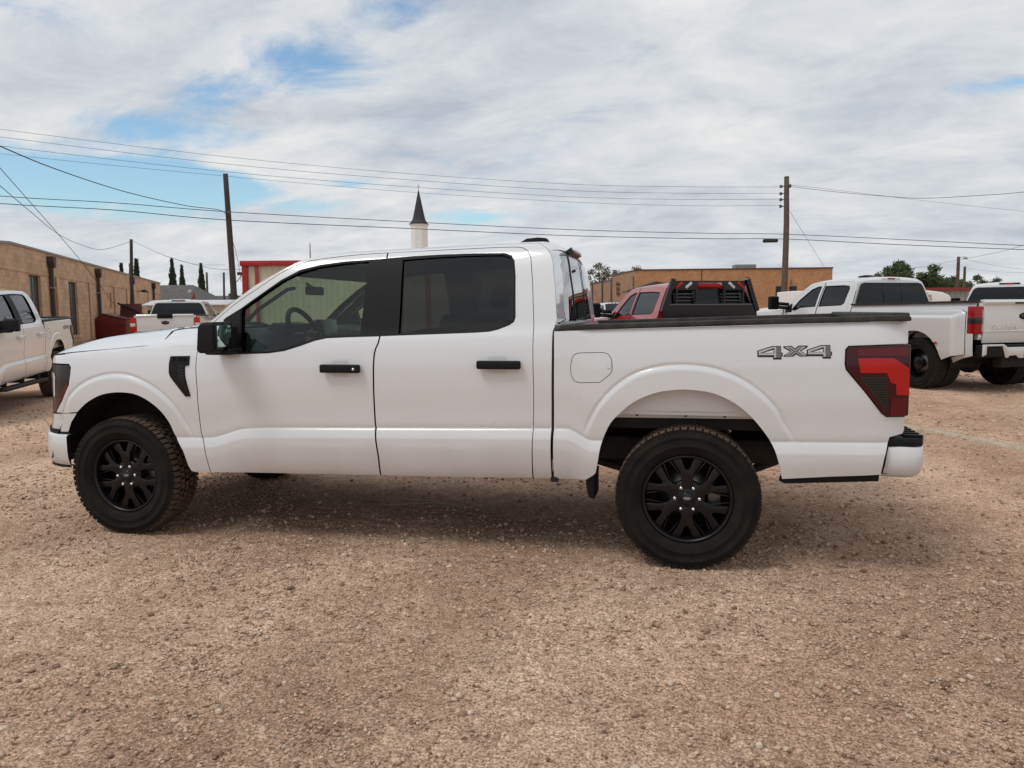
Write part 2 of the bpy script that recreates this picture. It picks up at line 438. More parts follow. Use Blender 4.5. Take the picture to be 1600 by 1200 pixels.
WID = 2.03
D = {
'hood_seam': [(-0.3937, 1.2156), (-0.3723, 1.2239), (-0.2616, 1.2339), (-0.0659, 1.25), (0.057, 1.2595), (0.1781, 1.2694), (0.2313, 1.2776), (0.2731, 1.2877), (0.2884, 1.315), (0.2443, 1.3458), (0.2047, 1.3632)],
'fender_top_right': [(0.2922, 1.3696), (0.3777, 1.3719), (0.4494, 1.3741)],
'door_front_edge': [(0.6633, 1.408), (0.6221, 1.3628), (0.5988, 1.3106), (0.5952, 1.2332), (0.5974, 1.1303), (0.6047, 0.9997), (0.6024, 0.8687), (0.607, 0.7074), (0.6367, 0.6185), (0.6551, 0.4956), (0.6571, 0.4462)],
'fender_rear_edge': [(0.5109, 1.3586), (0.5822, 1.3097), (0.5952, 1.2332), (0.5974, 1.1303), (0.6047, 0.9997), (0.6024, 0.8687), (0.607, 0.7074), (0.6367, 0.6185), (0.6551, 0.4956), (0.6571, 0.4462)],
'farch': [(-0.4082, 0.6905), (-0.3928, 0.7187), (-0.3742, 0.7531), (-0.3164, 0.8241), (-0.2342, 0.8882), (-0.1338, 0.9378), (-0.038, 0.9594), (0.0554, 0.9634), (0.1467, 0.952), (0.2347, 0.914), (0.3179, 0.8509), (0.3811, 0.7646), (0.4152, 0.6737), (0.4779, 0.5857), (0.5023, 0.4855), (0.5169, 0.4498), (0.5429, 0.4417)],
'vent': [(0.4072, 1.2048), (0.547, 1.2075), (0.5473, 1.1484), (0.5171, 1.142), (0.5187, 1.0844), (0.5354, 1.0142), (0.5533, 0.9477), (0.5189, 0.9451), (0.4149, 1.0709), (0.4034, 1.0957), (0.4019, 1.1617)],
'vent_in': [(0.4721, 1.1458), (0.5145, 1.1461), (0.5164, 1.0844), (0.5331, 1.0142), (0.5506, 0.9602), (0.5412, 0.9601), (0.4896, 1.0344), (0.474, 1.0757)],
'doorgap': [(1.8313, 1.8513), (1.8449, 1.7149), (1.8447, 1.5873), (1.8535, 1.3297), (1.8271, 1.2296), (1.8187, 1.0503), (1.8159, 0.8032), (1.8335, 0.6069), (1.8278, 0.4627)],
'door_top': [(0.6633, 1.408), (0.6966, 1.4367), (0.8173, 1.535), (0.9803, 1.6403), (1.1258, 1.7376), (1.2736, 1.8016), (1.3758, 1.8204), (1.5475, 1.8375), (1.689, 1.8466), (1.8313, 1.8513)],
'side_top': [(0.6236, 1.3917), (0.6589, 1.4328), (0.7863, 1.5394), (0.9574, 1.6615), (1.1218, 1.7544), (1.2489, 1.8193), (1.3585, 1.8476)],
'fglass': [(0.7635, 1.4488), (0.8759, 1.5117), (1.0224, 1.6128), (1.1357, 1.6916), (1.2585, 1.7536), (1.3868, 1.7821), (1.5601, 1.801), (1.7163, 1.8076), (1.8362, 1.8129), (1.8493, 1.5478), (1.8511, 1.3316), (1.6726, 1.3271), (1.5023, 1.3202), (1.4273, 1.3046), (1.3271, 1.2711), (1.2243, 1.2413), (1.1189, 1.227), (0.9209, 1.2201), (0.7738, 1.217), (0.6625, 1.2161), (0.6431, 1.2281)],
'fpane': [(0.8818, 1.5055), (1.0243, 1.6025), (1.1382, 1.6791), (1.2618, 1.739), (1.3898, 1.7695), (1.563, 1.7884), (1.7233, 1.795), (1.7284, 1.5651), (1.723, 1.3414), (1.4996, 1.3339), (1.4202, 1.3183), (1.317, 1.2829), (1.2145, 1.2531), (1.1181, 1.2389), (0.9199, 1.2322)],
'rdoor_top': [(1.835, 1.8525), (2.1976, 1.8594), (2.5661, 1.8665), (2.6612, 1.8652), (2.7066, 1.8591), (2.7418, 1.8377), (2.7653, 1.7937), (2.7873, 1.6467), (2.8092, 1.3921), (2.8157, 1.0247), (2.8094, 0.7891), (2.7968, 0.4831)],
'rglass': [(1.8487, 1.8146), (2.0192, 1.8247), (2.2047, 1.8297), (2.3919, 1.8312), (2.6001, 1.8284), (2.6435, 1.8125), (2.6651, 1.7804), (2.6798, 1.6908), (2.6963, 1.4441), (2.6895, 1.4161), (2.6618, 1.3957), (2.5942, 1.3699), (2.5428, 1.3581), (2.4472, 1.3523), (2.1685, 1.3427), (1.8593, 1.3324), (1.8532, 1.5872)],
'rpane': [(1.9495, 1.8018), (2.2076, 1.8137), (2.394, 1.817), (2.5937, 1.8158), (2.6333, 1.8009), (2.6541, 1.7728), (2.6672, 1.691), (2.6835, 1.4517), (2.6773, 1.4255), (2.6533, 1.407), (2.5892, 1.3818), (2.5396, 1.37), (2.4459, 1.3639), (2.1669, 1.354), (1.9733, 1.3468), (1.9669, 1.5465)],
'cab_rear': [(2.8069, 1.8942), (2.8538, 1.8629), (2.8842, 1.822), (2.9011, 1.7728), (2.9262, 1.601), (2.9445, 1.424), (2.9304, 1.3762), (2.9239, 1.3616), (2.9241, 1.2043), (2.9213, 1.0187), (2.9171, 0.7918), (2.911, 0.4858)],
'sill': [(0.6571, 0.4462), (0.9677, 0.4474), (1.4162, 0.4553), (1.8278, 0.4627), (2.2653, 0.4693), (2.7964, 0.4806), (2.9106, 0.4833)],
'bed_front': [(2.9336, 1.3604), (2.9354, 1.2044), (2.9337, 1.0189), (2.9303, 0.7921), (2.9241, 0.484)],
'bed_capb': [(2.9336, 1.3604), (3.4845, 1.3746), (4.0101, 1.3884), (4.1763, 1.3922), (4.4491, 1.3984), (4.6909, 1.4038), (4.8235, 1.4065)],
'bed_rear_up': [(4.8235, 1.4065), (4.8233, 1.3453), (4.8215, 1.2898)],
'bed_rear_low': [(4.8212, 0.892), (4.8204, 0.8238), (4.8125, 0.8066), (4.7437, 0.7899), (4.7354, 0.7579), (4.7142, 0.6743), (4.7008, 0.5883)],
'bed_bot': [(4.7008, 0.5883), (4.4564, 0.5694), (4.2008, 0.545)],
'rarch': [(3.1769, 0.5413), (3.1893, 0.6063), (3.2105, 0.7177), (3.2569, 0.8261), (3.3116, 0.8889), (3.3924, 0.9587), (3.5074, 1.0114), (3.6036, 1.029), (3.6817, 1.0337), (3.8107, 1.0196), (3.9219, 0.9735), (4.0077, 0.909), (4.077, 0.8334), (4.1392, 0.7437), (4.1723, 0.6596), (4.1948, 0.5626)],
'bed_lfoot': [(2.9241, 0.484), (3.117, 0.4942), (3.1615, 0.5247), (3.1769, 0.5413)],
'tail': [(4.5184, 1.2782), (4.6895, 1.2849), (4.8216, 1.2881), (4.8301, 1.2104), (4.8355, 1.0743), (4.835, 0.9506), (4.8208, 0.8972), (4.7203, 0.9002), (4.6926, 0.9196), (4.6003, 1.0394), (4.5081, 1.151), (4.501, 1.1782), (4.5028, 1.2596)],
'tail_red': [(4.5637, 1.2125), (4.6583, 1.2162), (4.7433, 1.2139), (4.8281, 1.1597), (4.8345, 1.0162), (4.764, 1.0186), (4.7582, 1.0766), (4.7309, 1.0856), (4.7091, 1.1367), (4.5782, 1.1363)],
'tail_top': [(4.5566, 1.2631), (4.6897, 1.2698), (4.8218, 1.273), (4.8226, 1.2275), (4.5634, 1.226)],
'tail_low': [(4.7342, 1.0021), (4.8279, 1.0028), (4.8204, 0.9025), (4.7367, 0.9052)],
'tail_grid': [(4.5742, 1.1142), (4.7132, 1.1163), (4.7278, 0.9401), (4.7149, 0.9333)],
'fuel': [(3.0319, 1.1497), (3.0338, 1.1718), (3.0411, 1.2086), (3.0557, 1.2287), (3.0849, 1.2368), (3.2198, 1.2389), (3.2453, 1.2311), (3.2637, 1.2058), (3.2694, 1.1733), (3.2697, 1.137), (3.2571, 1.1151), (3.2013, 1.0691), (3.0817, 1.0647), (3.0521, 1.0762), (3.0355, 1.1055)],
'badge': [(4.0549, 1.2064), (4.4367, 1.2084), (4.4356, 1.2849), (4.054, 1.2723)],
'handle1': [(1.4877, 1.1595), (1.7465, 1.1652), (1.7457, 1.1144), (1.4866, 1.1081)],
'handle1c': [(1.5475, 1.1855), (1.6623, 1.1861), (1.6647, 1.0841), (1.5457, 1.0828)],
'handle2': [(2.4829, 1.1878), (2.745, 1.1941), (2.7451, 1.1458), (2.4828, 1.138)],
'handle2c': [(2.5411, 1.2136), (2.6608, 1.2141), (2.6607, 1.1143), (2.5409, 1.1132)],
'headlamp': [(-0.4761, 1.1527), (-0.3721, 1.1482), (-0.3546, 1.127), (-0.3601, 1.0684), (-0.3724, 1.0067), (-0.4399, 0.9005), (-0.5312, 0.8106), (-0.541, 0.832)],
'bumper_top': [(-0.6125, 0.748), (-0.5391, 0.8009), (-0.3211, 0.8139)],
'bumperf': [(-0.6695, 0.655), (-0.4148, 0.6809), (-0.4096, 0.5792), (-0.4212, 0.4505)],
'b4a_black': [(4.0547, 1.2511), (4.129, 1.2772), (4.1769, 1.2779), (4.1789, 1.2418), (4.1863, 1.2418), (4.1865, 1.2218), (4.1807, 1.2217), (4.181, 1.2046), (4.1377, 1.2044), (4.1375, 1.2173), (4.0567, 1.217)],
'b4b_black': [(4.3078, 1.257), (4.3801, 1.2827), (4.4267, 1.2834), (4.4287, 1.2477), (4.4359, 1.2478), (4.4362, 1.228), (4.4305, 1.228), (4.4307, 1.2111), (4.3887, 1.2109), (4.3884, 1.2236), (4.3098, 1.2233)],
'b4a_silver': [(4.0616, 1.2492), (4.1322, 1.273), (4.1532, 1.2734), (4.154, 1.2142), (4.1422, 1.2141), (4.142, 1.228), (4.0628, 1.2277)],
'b4b_silver': [(4.3145, 1.2551), (4.3832, 1.2786), (4.4037, 1.2789), (4.4045, 1.2205), (4.393, 1.2205), (4.3928, 1.2342), (4.3157, 1.2339)],
'b4a_hole': [(4.0689, 1.2388), (4.1431, 1.2675), (4.1434, 1.2391)],
'b4b_hole': [(4.3216, 1.2448), (4.3938, 1.2732), (4.3942, 1.2451)],
'b4a_white': [(4.0876, 1.2408), (4.1389, 1.2562), (4.1391, 1.241)],
'b4b_white': [(4.3398, 1.2468), (4.3897, 1.262), (4.3899, 1.247)],
'b4a_grey': [(4.155, 1.2747), (4.1748, 1.2747), (4.1758, 1.2385), (4.1811, 1.2369), (4.1812, 1.2272), (4.1763, 1.2263), (4.1765, 1.2143), (4.1558, 1.2142)],
'b4b_grey': [(4.4055, 1.2802), (4.4247, 1.2802), (4.4257, 1.2445), (4.4308, 1.243), (4.431, 1.2334), (4.4262, 1.2324), (4.4264, 1.2206), (4.4063, 1.2205)],
'bx_black': [(4.1892, 1.2757), (4.2322, 1.279), (4.2492, 1.2639), (4.2673, 1.28), (4.313, 1.2801), (4.3131, 1.2711), (4.2799, 1.2502), (4.3167, 1.2278), (4.3168, 1.2224), (4.2742, 1.2212), (4.2557, 1.233), (4.2406, 1.221), (4.1909, 1.2199), (4.1908, 1.225), (4.2249, 1.2484), (4.1893, 1.2692)],
'bx_silver': [(4.197, 1.2725), (4.2292, 1.2735), (4.2508, 1.2565), (4.2704, 1.2742), (4.3039, 1.2743), (4.2738, 1.2517), (4.3076, 1.2278), (4.2772, 1.2267), (4.254, 1.2427), (4.2359, 1.2265), (4.1991, 1.2257), (4.2325, 1.25)],
'bx_grey': [(4.2108, 1.269), (4.2268, 1.269), (4.2509, 1.2517), (4.2735, 1.2704), (4.2873, 1.2704), (4.2631, 1.2501), (4.2924, 1.2293), (4.2808, 1.2293), (4.2525, 1.2472), (4.2328, 1.2291), (4.2113, 1.229), (4.2402, 1.25)],
'wires': {'w1': [(-34.35, 22.98, 10.94), (-27.8, 26.45, 10.17), (-18.72, 30.47, 9.21), (-10.45, 34.34, 8.64), (-2.28, 38.23, 8.34), (3.88, 40.43, 8.28), (8.86, 41.98, 8.29)], 'w2': [(-34.35, 22.94, 10.55), (-27.79, 26.41, 9.81), (-18.71, 30.44, 8.85), (-10.45, 34.31, 8.32), (-2.27, 38.19, 7.99), (3.88, 40.4, 7.92), (8.87, 41.94, 7.94)], 'w3': [(-34.34, 22.91, 10.21), (-27.79, 26.37, 9.39), (-18.71, 30.4, 8.47), (-10.45, 34.28, 7.96), (-2.27, 38.16, 7.65), (3.88, 40.37, 7.58), (8.87, 41.91, 7.61)], 'w4': [(-34.34, 22.87, 9.81), (-27.78, 26.34, 9.03), (-18.7, 30.38, 8.25), (-10.44, 34.25, 7.69), (-2.26, 38.13, 7.37), (3.89, 40.34, 7.23), (8.88, 41.88, 7.26)], 'c1': [(-32.08, 21.07, 7.2), (-26.01, 24.46, 6.74), (-21.76, 26.43, 6.54), (-17.48, 28.71, 6.26), (-10.07, 33.15, 6.03), (-2.1, 36.98, 5.76), (4.6, 40.03, 5.67), (9.12, 41.88, 5.65), (14.57, 40.69, 5.11), (20.38, 39.89, 4.56), (25.54, 38.96, 4.09)], 'c2': [(-32.07, 21.04, 6.83), (-26.01, 24.43, 6.41), (-21.75, 26.4, 6.21), (-17.47, 28.67, 5.87), (-10.07, 33.11, 5.69), (-2.1, 36.95, 5.44), (4.6, 40.01, 5.37), (9.12, 41.86, 5.38), (14.57, 40.67, 4.83), (20.38, 39.87, 4.35), (25.54, 38.94, 3.91)], 'drop1': [(-10.85, 7.19, 5.66), (-12.06, 11.01, 5.43), (-13.75, 14.76, 5.55), (-15.51, 19.53, 5.74), (-16.72, 24.43, 5.97), (-17.36, 27.91, 6.22), (-17.47, 28.68, 5.9)], 'sag1': [(-10.85, 7.2, 5.83), (-13.79, 12.62, 4.84), (-17.13, 17.01, 4.79), (-20.31, 21.43, 4.64), (-24.07, 26.76, 4.76), (-26.01, 30.45, 4.85), (-27.45, 34.32, 5.61)], 'guy1': [(-13.53, 10.8, 6.69), (-16.42, 15.22, 5.88), (-21.11, 23.23, 3.92), (-25.26, 30.33, 1.85)], 'sag2': [(-27.34, 34.35, 5.68), (-24.74, 33.82, 4.71), (-21.41, 32.44, 3.96), (-19.82, 31.75, 3.76), (-18.25, 31.07, 3.7)], 'drop2': [(-17.34, 28.63, 5.14), (-17.75, 29.69, 4.27), (-18.37, 30.98, 3.08)], 'r1': [(9.18, 42.05, 8.33), (11.02, 39.1, 7.53), (13.48, 36.49, 6.78), (14.37, 34.6, 6.43), (15.64, 32.8, 6.23), (16.93, 31.02, 6.08), (19.05, 28.41, 6.07)], 'r2': [(9.18, 42.06, 8.4), (11.93, 44.54, 8.4), (16.89, 47.69, 8.09), (21.45, 50.76, 7.88), (25.06, 52.58, 7.65), (35.57, 59.03, 7.17)], 'guyr': [(9.3, 41.94, 6.93), (15.28, 66.58, 4.91)], 'f1': [(24.05, 41.87, 5.73), (25.95, 54.65, 5.61), (27.72, 65.36, 5.76), (28.15, 73.7, 5.82), (27.56, 83.86, 5.68), (27.42, 99.3, 5.96)], 'f2': [(28.15, 73.71, 5.88), (27.73, 65.27, 4.84), (27.68, 59.02, 4.17), (26.63, 47.35, 3.12)], 'f3': [(35.67, 96.02, 6.01), (34.72, 85.42, 5.15), (33.69, 74.83, 4.55), (34.28, 64.62, 4.07)], 'f4': [(-56.16, 75.46, 8.32), (-46.58, 67.17, 6.67), (-40.26, 63.41, 6.19)]},
}


def crs(P, k=5):
    """smooth open curve through the points"""
    out = []
    for i in range(len(P)-1):
        p0, p1, p2, p3 = P[max(0, i-1)], P[i], P[i+1], P[min(len(P)-1, i+2)]
        for q in range(k):
            t = q/k
            out.append(tuple(.5*((2*p1[j])+(-p0[j]+p2[j])*t+(2*p0[j]-5*p1[j]+4*p2[j]-p3[j])*t*t+(-p0[j]+3*p1[j]-3*p2[j]+p3[j])*t**3) for j in (0, 1)))
    return out+[tuple(P[-1])]
D['farch'] = D['farch'][:3]+crs(D['farch'][3:-2])+D['farch'][-2:]
D['rarch'] = crs(D['rarch'])
D['doorgap'] = crs(D['doorgap'], 4)
D['door_front_edge'] = [D['door_front_edge'][0]]+crs(D['door_front_edge'][1:], 4)
D['fender_rear_edge'] = [D['fender_rear_edge'][0]]+crs(D['fender_rear_edge'][1:], 4)
D['door_top'] = crs(D['door_top'], 4)
def densify(poly, step):
    out = []
    n = len(poly)
    for i in range(n):
        a, b = poly[i], poly[(i+1) % n]
        L = math.hypot(b[0]-a[0], b[1]-a[1]); k = max(1, int(math.ceil(L/step)))
        for j in range(k):
            t = j/k; out.append((a[0]+(b[0]-a[0])*t, a[1]+(b[1]-a[1])*t))
    return out
def area2(poly):
    return sum(poly[i][0]*poly[(i+1) % len(poly)][1]-poly[(i+1) % len(poly)][0]*poly[i][1] for i in range(len(poly)))
def inset(poly, d):
    """move every edge inwards by d (simple mitre)"""
    s = 1 if area2(poly) > 0 else -1
    n = len(poly); out = []
    for i in range(n):
        p0, p1, p2 = poly[i-1], poly[i], poly[(i+1) % n]
        e1 = Vector((p1[0]-p0[0], p1[1]-p0[1])); e2 = Vector((p2[0]-p1[0], p2[1]-p1[1]))
        if e1.length < 1e-6 or e2.length < 1e-6: out.append(p1); continue
        e1.normalize(); e2.normalize()
        n1 = Vector((-e1.y, e1.x))*s; n2 = Vector((-e2.y, e2.x))*s
        b = n1+n2
        if b.length < .3: out.append((p1[0]+n1.x*d, p1[1]+n1.y*d)); continue
        b.normalize(); k = d/max(.4, b.dot(n1))
        out.append((p1[0]+b.x*k, p1[1]+b.y*k))
    return out
def in_poly(x, z, poly):
    c = False; n = len(poly); j = n-1
    for i in range(n):
        xi, zi = poly[i]; xj, zj = poly[j]
        if (zi > z) != (zj > z) and x < (xj-xi)*(z-zi)/(zj-zi)+xi: c = not c
        j = i
    return c
def panel(name, outline, S, mt, parent, holes=(), grid=.04, off=0.0, lip=.018, far=False, step=.025, feat=(), width=None):
    """a skin panel cut from the body surface, with its edges turned in"""
    width = WID if width is None else width
    loops = [densify(outline, step)]+[densify(h, step) for h in holes]
    pts = []; edges = []
    for lp in loops:
        b = len(pts); pts += lp; edges += [(b+i, b+(i+1) % len(lp)) for i in range(len(lp))]
    xs = [p[0] for p in loops[0]]; zs = [p[1] for p in loops[0]]
    nb = len(pts)
    bnd = np.array(pts)
    gx = np.arange(min(xs)+grid*.5, max(xs), grid); gz = np.arange(min(zs)+grid*.37, max(zs), grid*.8)
    for x in gx:
        for z in gz:
            if in_poly(x, z, loops[0]) and not any(in_poly(x, z, h) for h in loops[1:]):
                if np.min((bnd[:, 0]-x)**2+(bnd[:, 1]-z)**2) > (grid*.3)**2: pts.append((x, z))
    if len(feat):
        fa = [p for p in feat if in_poly(p[0], p[1], loops[0]) and not any(in_poly(p[0], p[1], h) for h in loops[1:])
              and np.min((bnd[:, 0]-p[0])**2+(bnd[:, 1]-p[1])**2) > .004**2]
        fnp = np.array(fa) if fa else np.zeros((0, 2))
        if len(fnp): pts = pts[:nb]+[p for p in pts[nb:] if np.min((fnp[:, 0]-p[0])**2+(fnp[:, 1]-p[1])**2) > .014**2]
        pts += fa
    res = delaunay_2d_cdt([Vector(p) for p in pts], edges, [], 0, 1e-6)
    V2 = [(v.x, v.y) for v in res[0]]; F = []
    for f in res[2]:
        cx = sum(V2[i][0] for i in f)/len(f); cz = sum(V2[i][1] for i in f)/len(f)
        if in_poly(cx, cz, loops[0]) and not any(in_poly(cx, cz, h) for h in loops[1:]): F.append(tuple(f))
    verts = []; nrm = []; e = .004
    sg = -1 if not far else 1
    for x, z in V2:
        y = S(x, z)+off
        sx = (S(x+e, z)-S(x-e, z))/(2*e); sz = (S(x, z+e)-S(x, z-e))/(2*e)
        verts.append((x, y if not far else width-y, z))
        n = Vector((sx, -1, sz)); n.normalize()
        if far: n.y = -n.y
        nrm.append(n)
    faces = []; fn = []
    for f in F:
        a, b, c = [V2[i] for i in f[:3]]
        ccw = (b[0]-a[0])*(c[1]-a[1])-(c[0]-a[0])*(b[1]-a[1]) > 0    # ccw in (x,z) seen from -y -> normal -y
        ff = f if ccw else tuple(reversed(f))
        if far: ff = tuple(reversed(ff))
        faces.append(ff); fn += [nrm[i] for i in ff]
    if lip > 0:
        for lp in loops:
            for i in range(len(lp)):
                a, b = lp[i], lp[(i+1) % len(lp)]
                q = len(verts)
                for p in (a, b):
                    y = S(p[0], p[1])+off
                    for yy in (y, y+lip): verts.append((p[0], yy if not far else width-yy, p[1]))
                faces.append((q, q+1, q+3, q+2))
                d = Vector((b[0]-a[0], 0, b[1]-a[1])); nn = d.cross(Vector((0, 1, 0))); nn.normalize()
                fn += [nn]*4
    me = bpy.data.meshes.new(name)
    me.from_pydata(verts, [], faces); me.update()
    for p in me.polygons: p.use_smooth = True
    if len(fn) == len(me.loops):
        me.normals_split_custom_set([tuple(n) for n in fn])
    return link(name, me, mt, parent)

# dense rows of points along the pressed lines so that they shade cleanly
FEAT = []
_x = -.72
while _x < 4.8:
    _z = smooth_tab(CREASE, _x)+rk(_x)
    for d_ in (-.085, -.070, -.058, -.046, -.034, -.026, -.020, -.014, -.008, -.003, .003, .008, .014): FEAT.append((_x, _z+d_))
    _x += .018 if (.6 < _x < 1.0 or 2.95 < _x < 3.2) else .022
for _cx, _cz, _tab in ((0, .39, FARCH), (3.693, .39, RARCH)):
    _a = 15.0
    while _a < 168:
        _R = smooth_tab(_tab, _a)
        for d_ in (-.034, -.027, -.020, -.014, -.008, -.002, .004, .010, .018, .028):
            FEAT.append((_cx+(_R+d_)*math.cos(math.radians(_a)), _cz+(_R+d_)*math.sin(math.radians(_a))))
        _a += 2.2
def Sf(kind): return lambda x, z: S_side(x, z, kind)
S_cab, S_bed, S_fen = Sf('cab'), Sf('bed'), Sf('fender')
def S_glass(x, z):
    return S_cab(x, z) if z < 1.72 else S_cab(x, 1.72)+(z-1.72)*(S_cab(x, 1.72)-S_cab(x, 1.68))/.04

# ------------------------------------------------------------------ wheel (axis along y, outer face towards -y, centre of the tyre at the origin)
def make_wheel(R=.400, w=.27, rim=.243, name='wheel', parent=None, simple=False, steel=None):
    e = empty(name, parent=parent)
    h = w/2
    prof = [(rim+.004, -h+.035), (rim+.012, -h+.014), (rim+.04, -h+.002), (rim+.052, -h-.002), (rim+.054, -h-.0045), (rim+.062, -h-.0045), (rim+.064, -h-.002), (rim+.085, -h-.003), (rim+.100, -h-.002), (rim+.102, -h-.0045), (rim+.112, -h-.004), (rim+.114, -h-.001), (R-.026, -h+.004), (R-.013, -h+.014), (R-.009, -h+.035),
            (R-.010, 0), (R-.010, h-.045), (R-.016, h-.022), (R-.032, h-.010), (rim+.09, h+.002), (rim+.04, h-.002), (rim+.004, h-.03)]
    MB().lathe(prof, 80).build('tyre', M_rubber, e)
    # tread: five rows of interlocking blocks
    mb = MB()
    rows = [(-h+.014, .052, 0, 1), (-h+.062, .040, .5, 0), (-.0195+.0, .040, 0, 0), (-h+.062+.088, .040, .5, 0), (h-.066, .052, 0, 1)]
    rows = [(-h+.006, .056, 0, 1), (-h+.068, .038, .5, 0), (-.019, .038, 0, 0), (h-.106, .038, .5, 0), (h-.062, .050, 0, 1)]
    nb = 62 if not simple else 40
    rr = random.Random(3)
    for y0, bw, ph, sh in rows:
        for k in range(nb):
            a0 = 2*math.pi*(k+ph+rr.uniform(-.06, .06))/nb; da = 2*math.pi/nb*(.40 if not sh else .37)
            sk = .35*da*(1 if k % 2 else -1)
            shape = [(-da, .0), (-da*.75+sk, .5), (-da, 1), (0+sk*.5, 1.08), (da, 1), (da*.75+sk, .5), (da, 0), (0-sk*.5, -.08)]
            if sh:
                shape = [(-da, 0), (-da*1.0, 1), (da*.9, 1), (da, 0)]
            top = []; bot = []
            for aa, t in shape:
                y = y0+bw*min(1, max(-.05, t)); edge = max(0, abs(y)-(h-.025))/.025
                ro = R-.010*min(1, edge)**2
                a = a0+aa
                top.append(Vector((ro*math.cos(a), y, ro*math.sin(a)))); bot.append(Vector(((R-.022)*math.cos(a), y, (R-.022)*math.sin(a))))
            n = len(shape)
            mb.add(top+bot, [tuple(range(n))]+[(i, (i+1) % n, n+(i+1) % n, n+i) for i in range(n)])
    tr = mb.build('tread', M_tread, e, recalc=True); tag(tr, kind='stuff')
    tr.data.materials.append(M_rubber)
    for p in tr.data.polygons:
        if abs(p.normal.y) > .45: p.material_index = 1
    # rim barrel and flange
    barrel = [(rim+.006, -h+.030), (rim+.002, -h+.020), (rim-.008, -h+.022), (rim-.014, -h+.034), (rim-.020, -h+.10), (rim-.030, .02), (rim-.02, h-.03), (rim+.004, h-.02)]
    MB().lathe(barrel, 64).build('rim', M_rimblack if steel is None else steel, e)
    MB().lathe([(.0, .01), (.168, .01), (.168, .034), (.0, .034)], 40).build('brake_disc', M_steel, e)
    cal = MB().box(.105, .19, -.025, .05, -.07, .07).build('brake_caliper', M_steel, e, .012)
    MB().lathe([(.0, .05), (.21, .05), (.235, .10), (.235, .13), (.0, .13)], 32).build('brake_backing', M_under, e)
    fy = -h+.048     # spoke face
    def pol(r, deg): return (r*math.cos(math.radians(deg)), r*math.sin(math.radians(deg)))
    ro = rim-.004
    mb = MB()
    # one spoke: broad stem from the hub that forks into two legs
    mb.prism([pol(.055, -30), pol(.088, -23), pol(.110, -16), pol(.150, -15), pol(ro, -21.5), pol(ro, -9.5), pol(.166, -4.2), pol(.158, 0), pol(.166, 4.2), pol(ro, 9.5), pol(ro, 21.5), pol(.150, 15), pol(.110, 16), pol(.088, 23), pol(.055, 30)], 'y', fy, fy+.040)
    for s_ in (-1, 1):
        mb.prism([pol(.128, 14*s_), pol(.142, 17.5*s_), pol(ro, 27.5*s_), pol(ro, 24.5*s_)], 'y', fy+.010, fy+.036)
    sp = mb.build('spoke', M_rimblack if steel is None else steel, e, .0045, 2)
    for k in range(6):
        o = sp if k == 0 else link('spoke', sp.data, None, e)
        o.rotation_euler = (0, math.radians(30+60*k), 0)
    MB().lathe([(.0, fy-.002), (.052, fy-.001), (.060, fy+.004), (.092, fy+.006), (.100, fy+.012), (.100, fy+.045)], 36).build('hub', M_rimblack if steel is None else steel, e)
    MB().lathe([(.0, fy-.012), (.028, fy-.012), (.034, fy-.008), (.036, fy-.001)], 28).build('centre_cap', M_gloss, e)
    nut = MB().lathe([(0, fy-.018), (.007, fy-.018), (.0105, fy-.012), (.0115, fy+.004)], 12, M=Matrix.Identity(4)).build('lug_nut', M_chrome, e)
    for k in range(6):
        o = nut if k == 0 else link('lug_nut', nut.data, None, e)
        a = math.radians(0+60*k)
        o.location = (.0675*math.cos(a), 0, .0675*math.sin(a))
    ov = MB().lathe([(.0, 0), (.020, 0), (.0215, .0015)], 24, M=Matrix.Translation((0, fy-.0145, 0)) @ Matrix.Diagonal((1, 1, .45, 1))).build('emblem', M_badge_g, e)
    text_mesh('Ford', .013, .0004, M_badge_s, 'emblem_lettering', e, facing(0, fy-.0155, 0))
    return e

# ------------------------------------------------------------------ the white pickup in front
hero = empty('pickup_truck')
tag(hero, 'nearest white crew cab pickup, parked broadside, with black wheels and black door handles', 'pickup truck', 'white pickups')
H = hero
def both(fn):
    r = []
    for far in (False, True): r.append(fn(far))
    return r

ins = .0025
# --- outlines
fender_out = ([(-.735, 1.188), (-.60, 1.200)]+D['hood_seam']+[(x, z+.008) for x, z in D['fender_top_right']]+[(.511, 1.3700)]+D['fender_rear_edge'][1:] +
              [p for p in reversed(D['farch'][3:])]+[(-.42, .816), (-.527, .8125), (-.4399, .9005), (-.3724, 1.0067), (-.3601, 1.0684), (-.3546, 1.127), (-.3721, 1.1482), (-.735, 1.150)])
lamp_out = [(-.735, 1.146), (-.3725, 1.1445), (-.3575, 1.126), (-.3630, 1.0690), (-.3755, 1.008), (-.4425, .9025), (-.531, .816), (-.60, .806), (-.735, .850)]
amber_out = [(-.3850, 1.03), (-.3790, .995), (-.4425, .905), (-.531, .819), (-.545, .835), (-.45, .95)]
bumper_up = [(-.3180, .820), (-.3742, .7531), (-.3928, .7187), (-.4082, .6905), (-.4148, .686), (-.735, .665), (-.735, .800), (-.53, .8065)]
fdoor_out = D['door_top']+D['doorgap'][1:]+[(1.4162, .4553), (.9677, .4474)]+list(reversed(D['door_front_edge']))[:-1]
rdoor_out = D['rdoor_top']+[(2.2653, .4693), (1.8328, .4630)]+[(x+.005, z) for x, z in reversed(D['doorgap'][1:-1])]
roof_edge = D['side_top']+[(1.50, 1.858), (1.70, 1.866), (2.0, 1.874), (2.4, 1.884), (2.7, 1.889), (2.79, 1.888)]
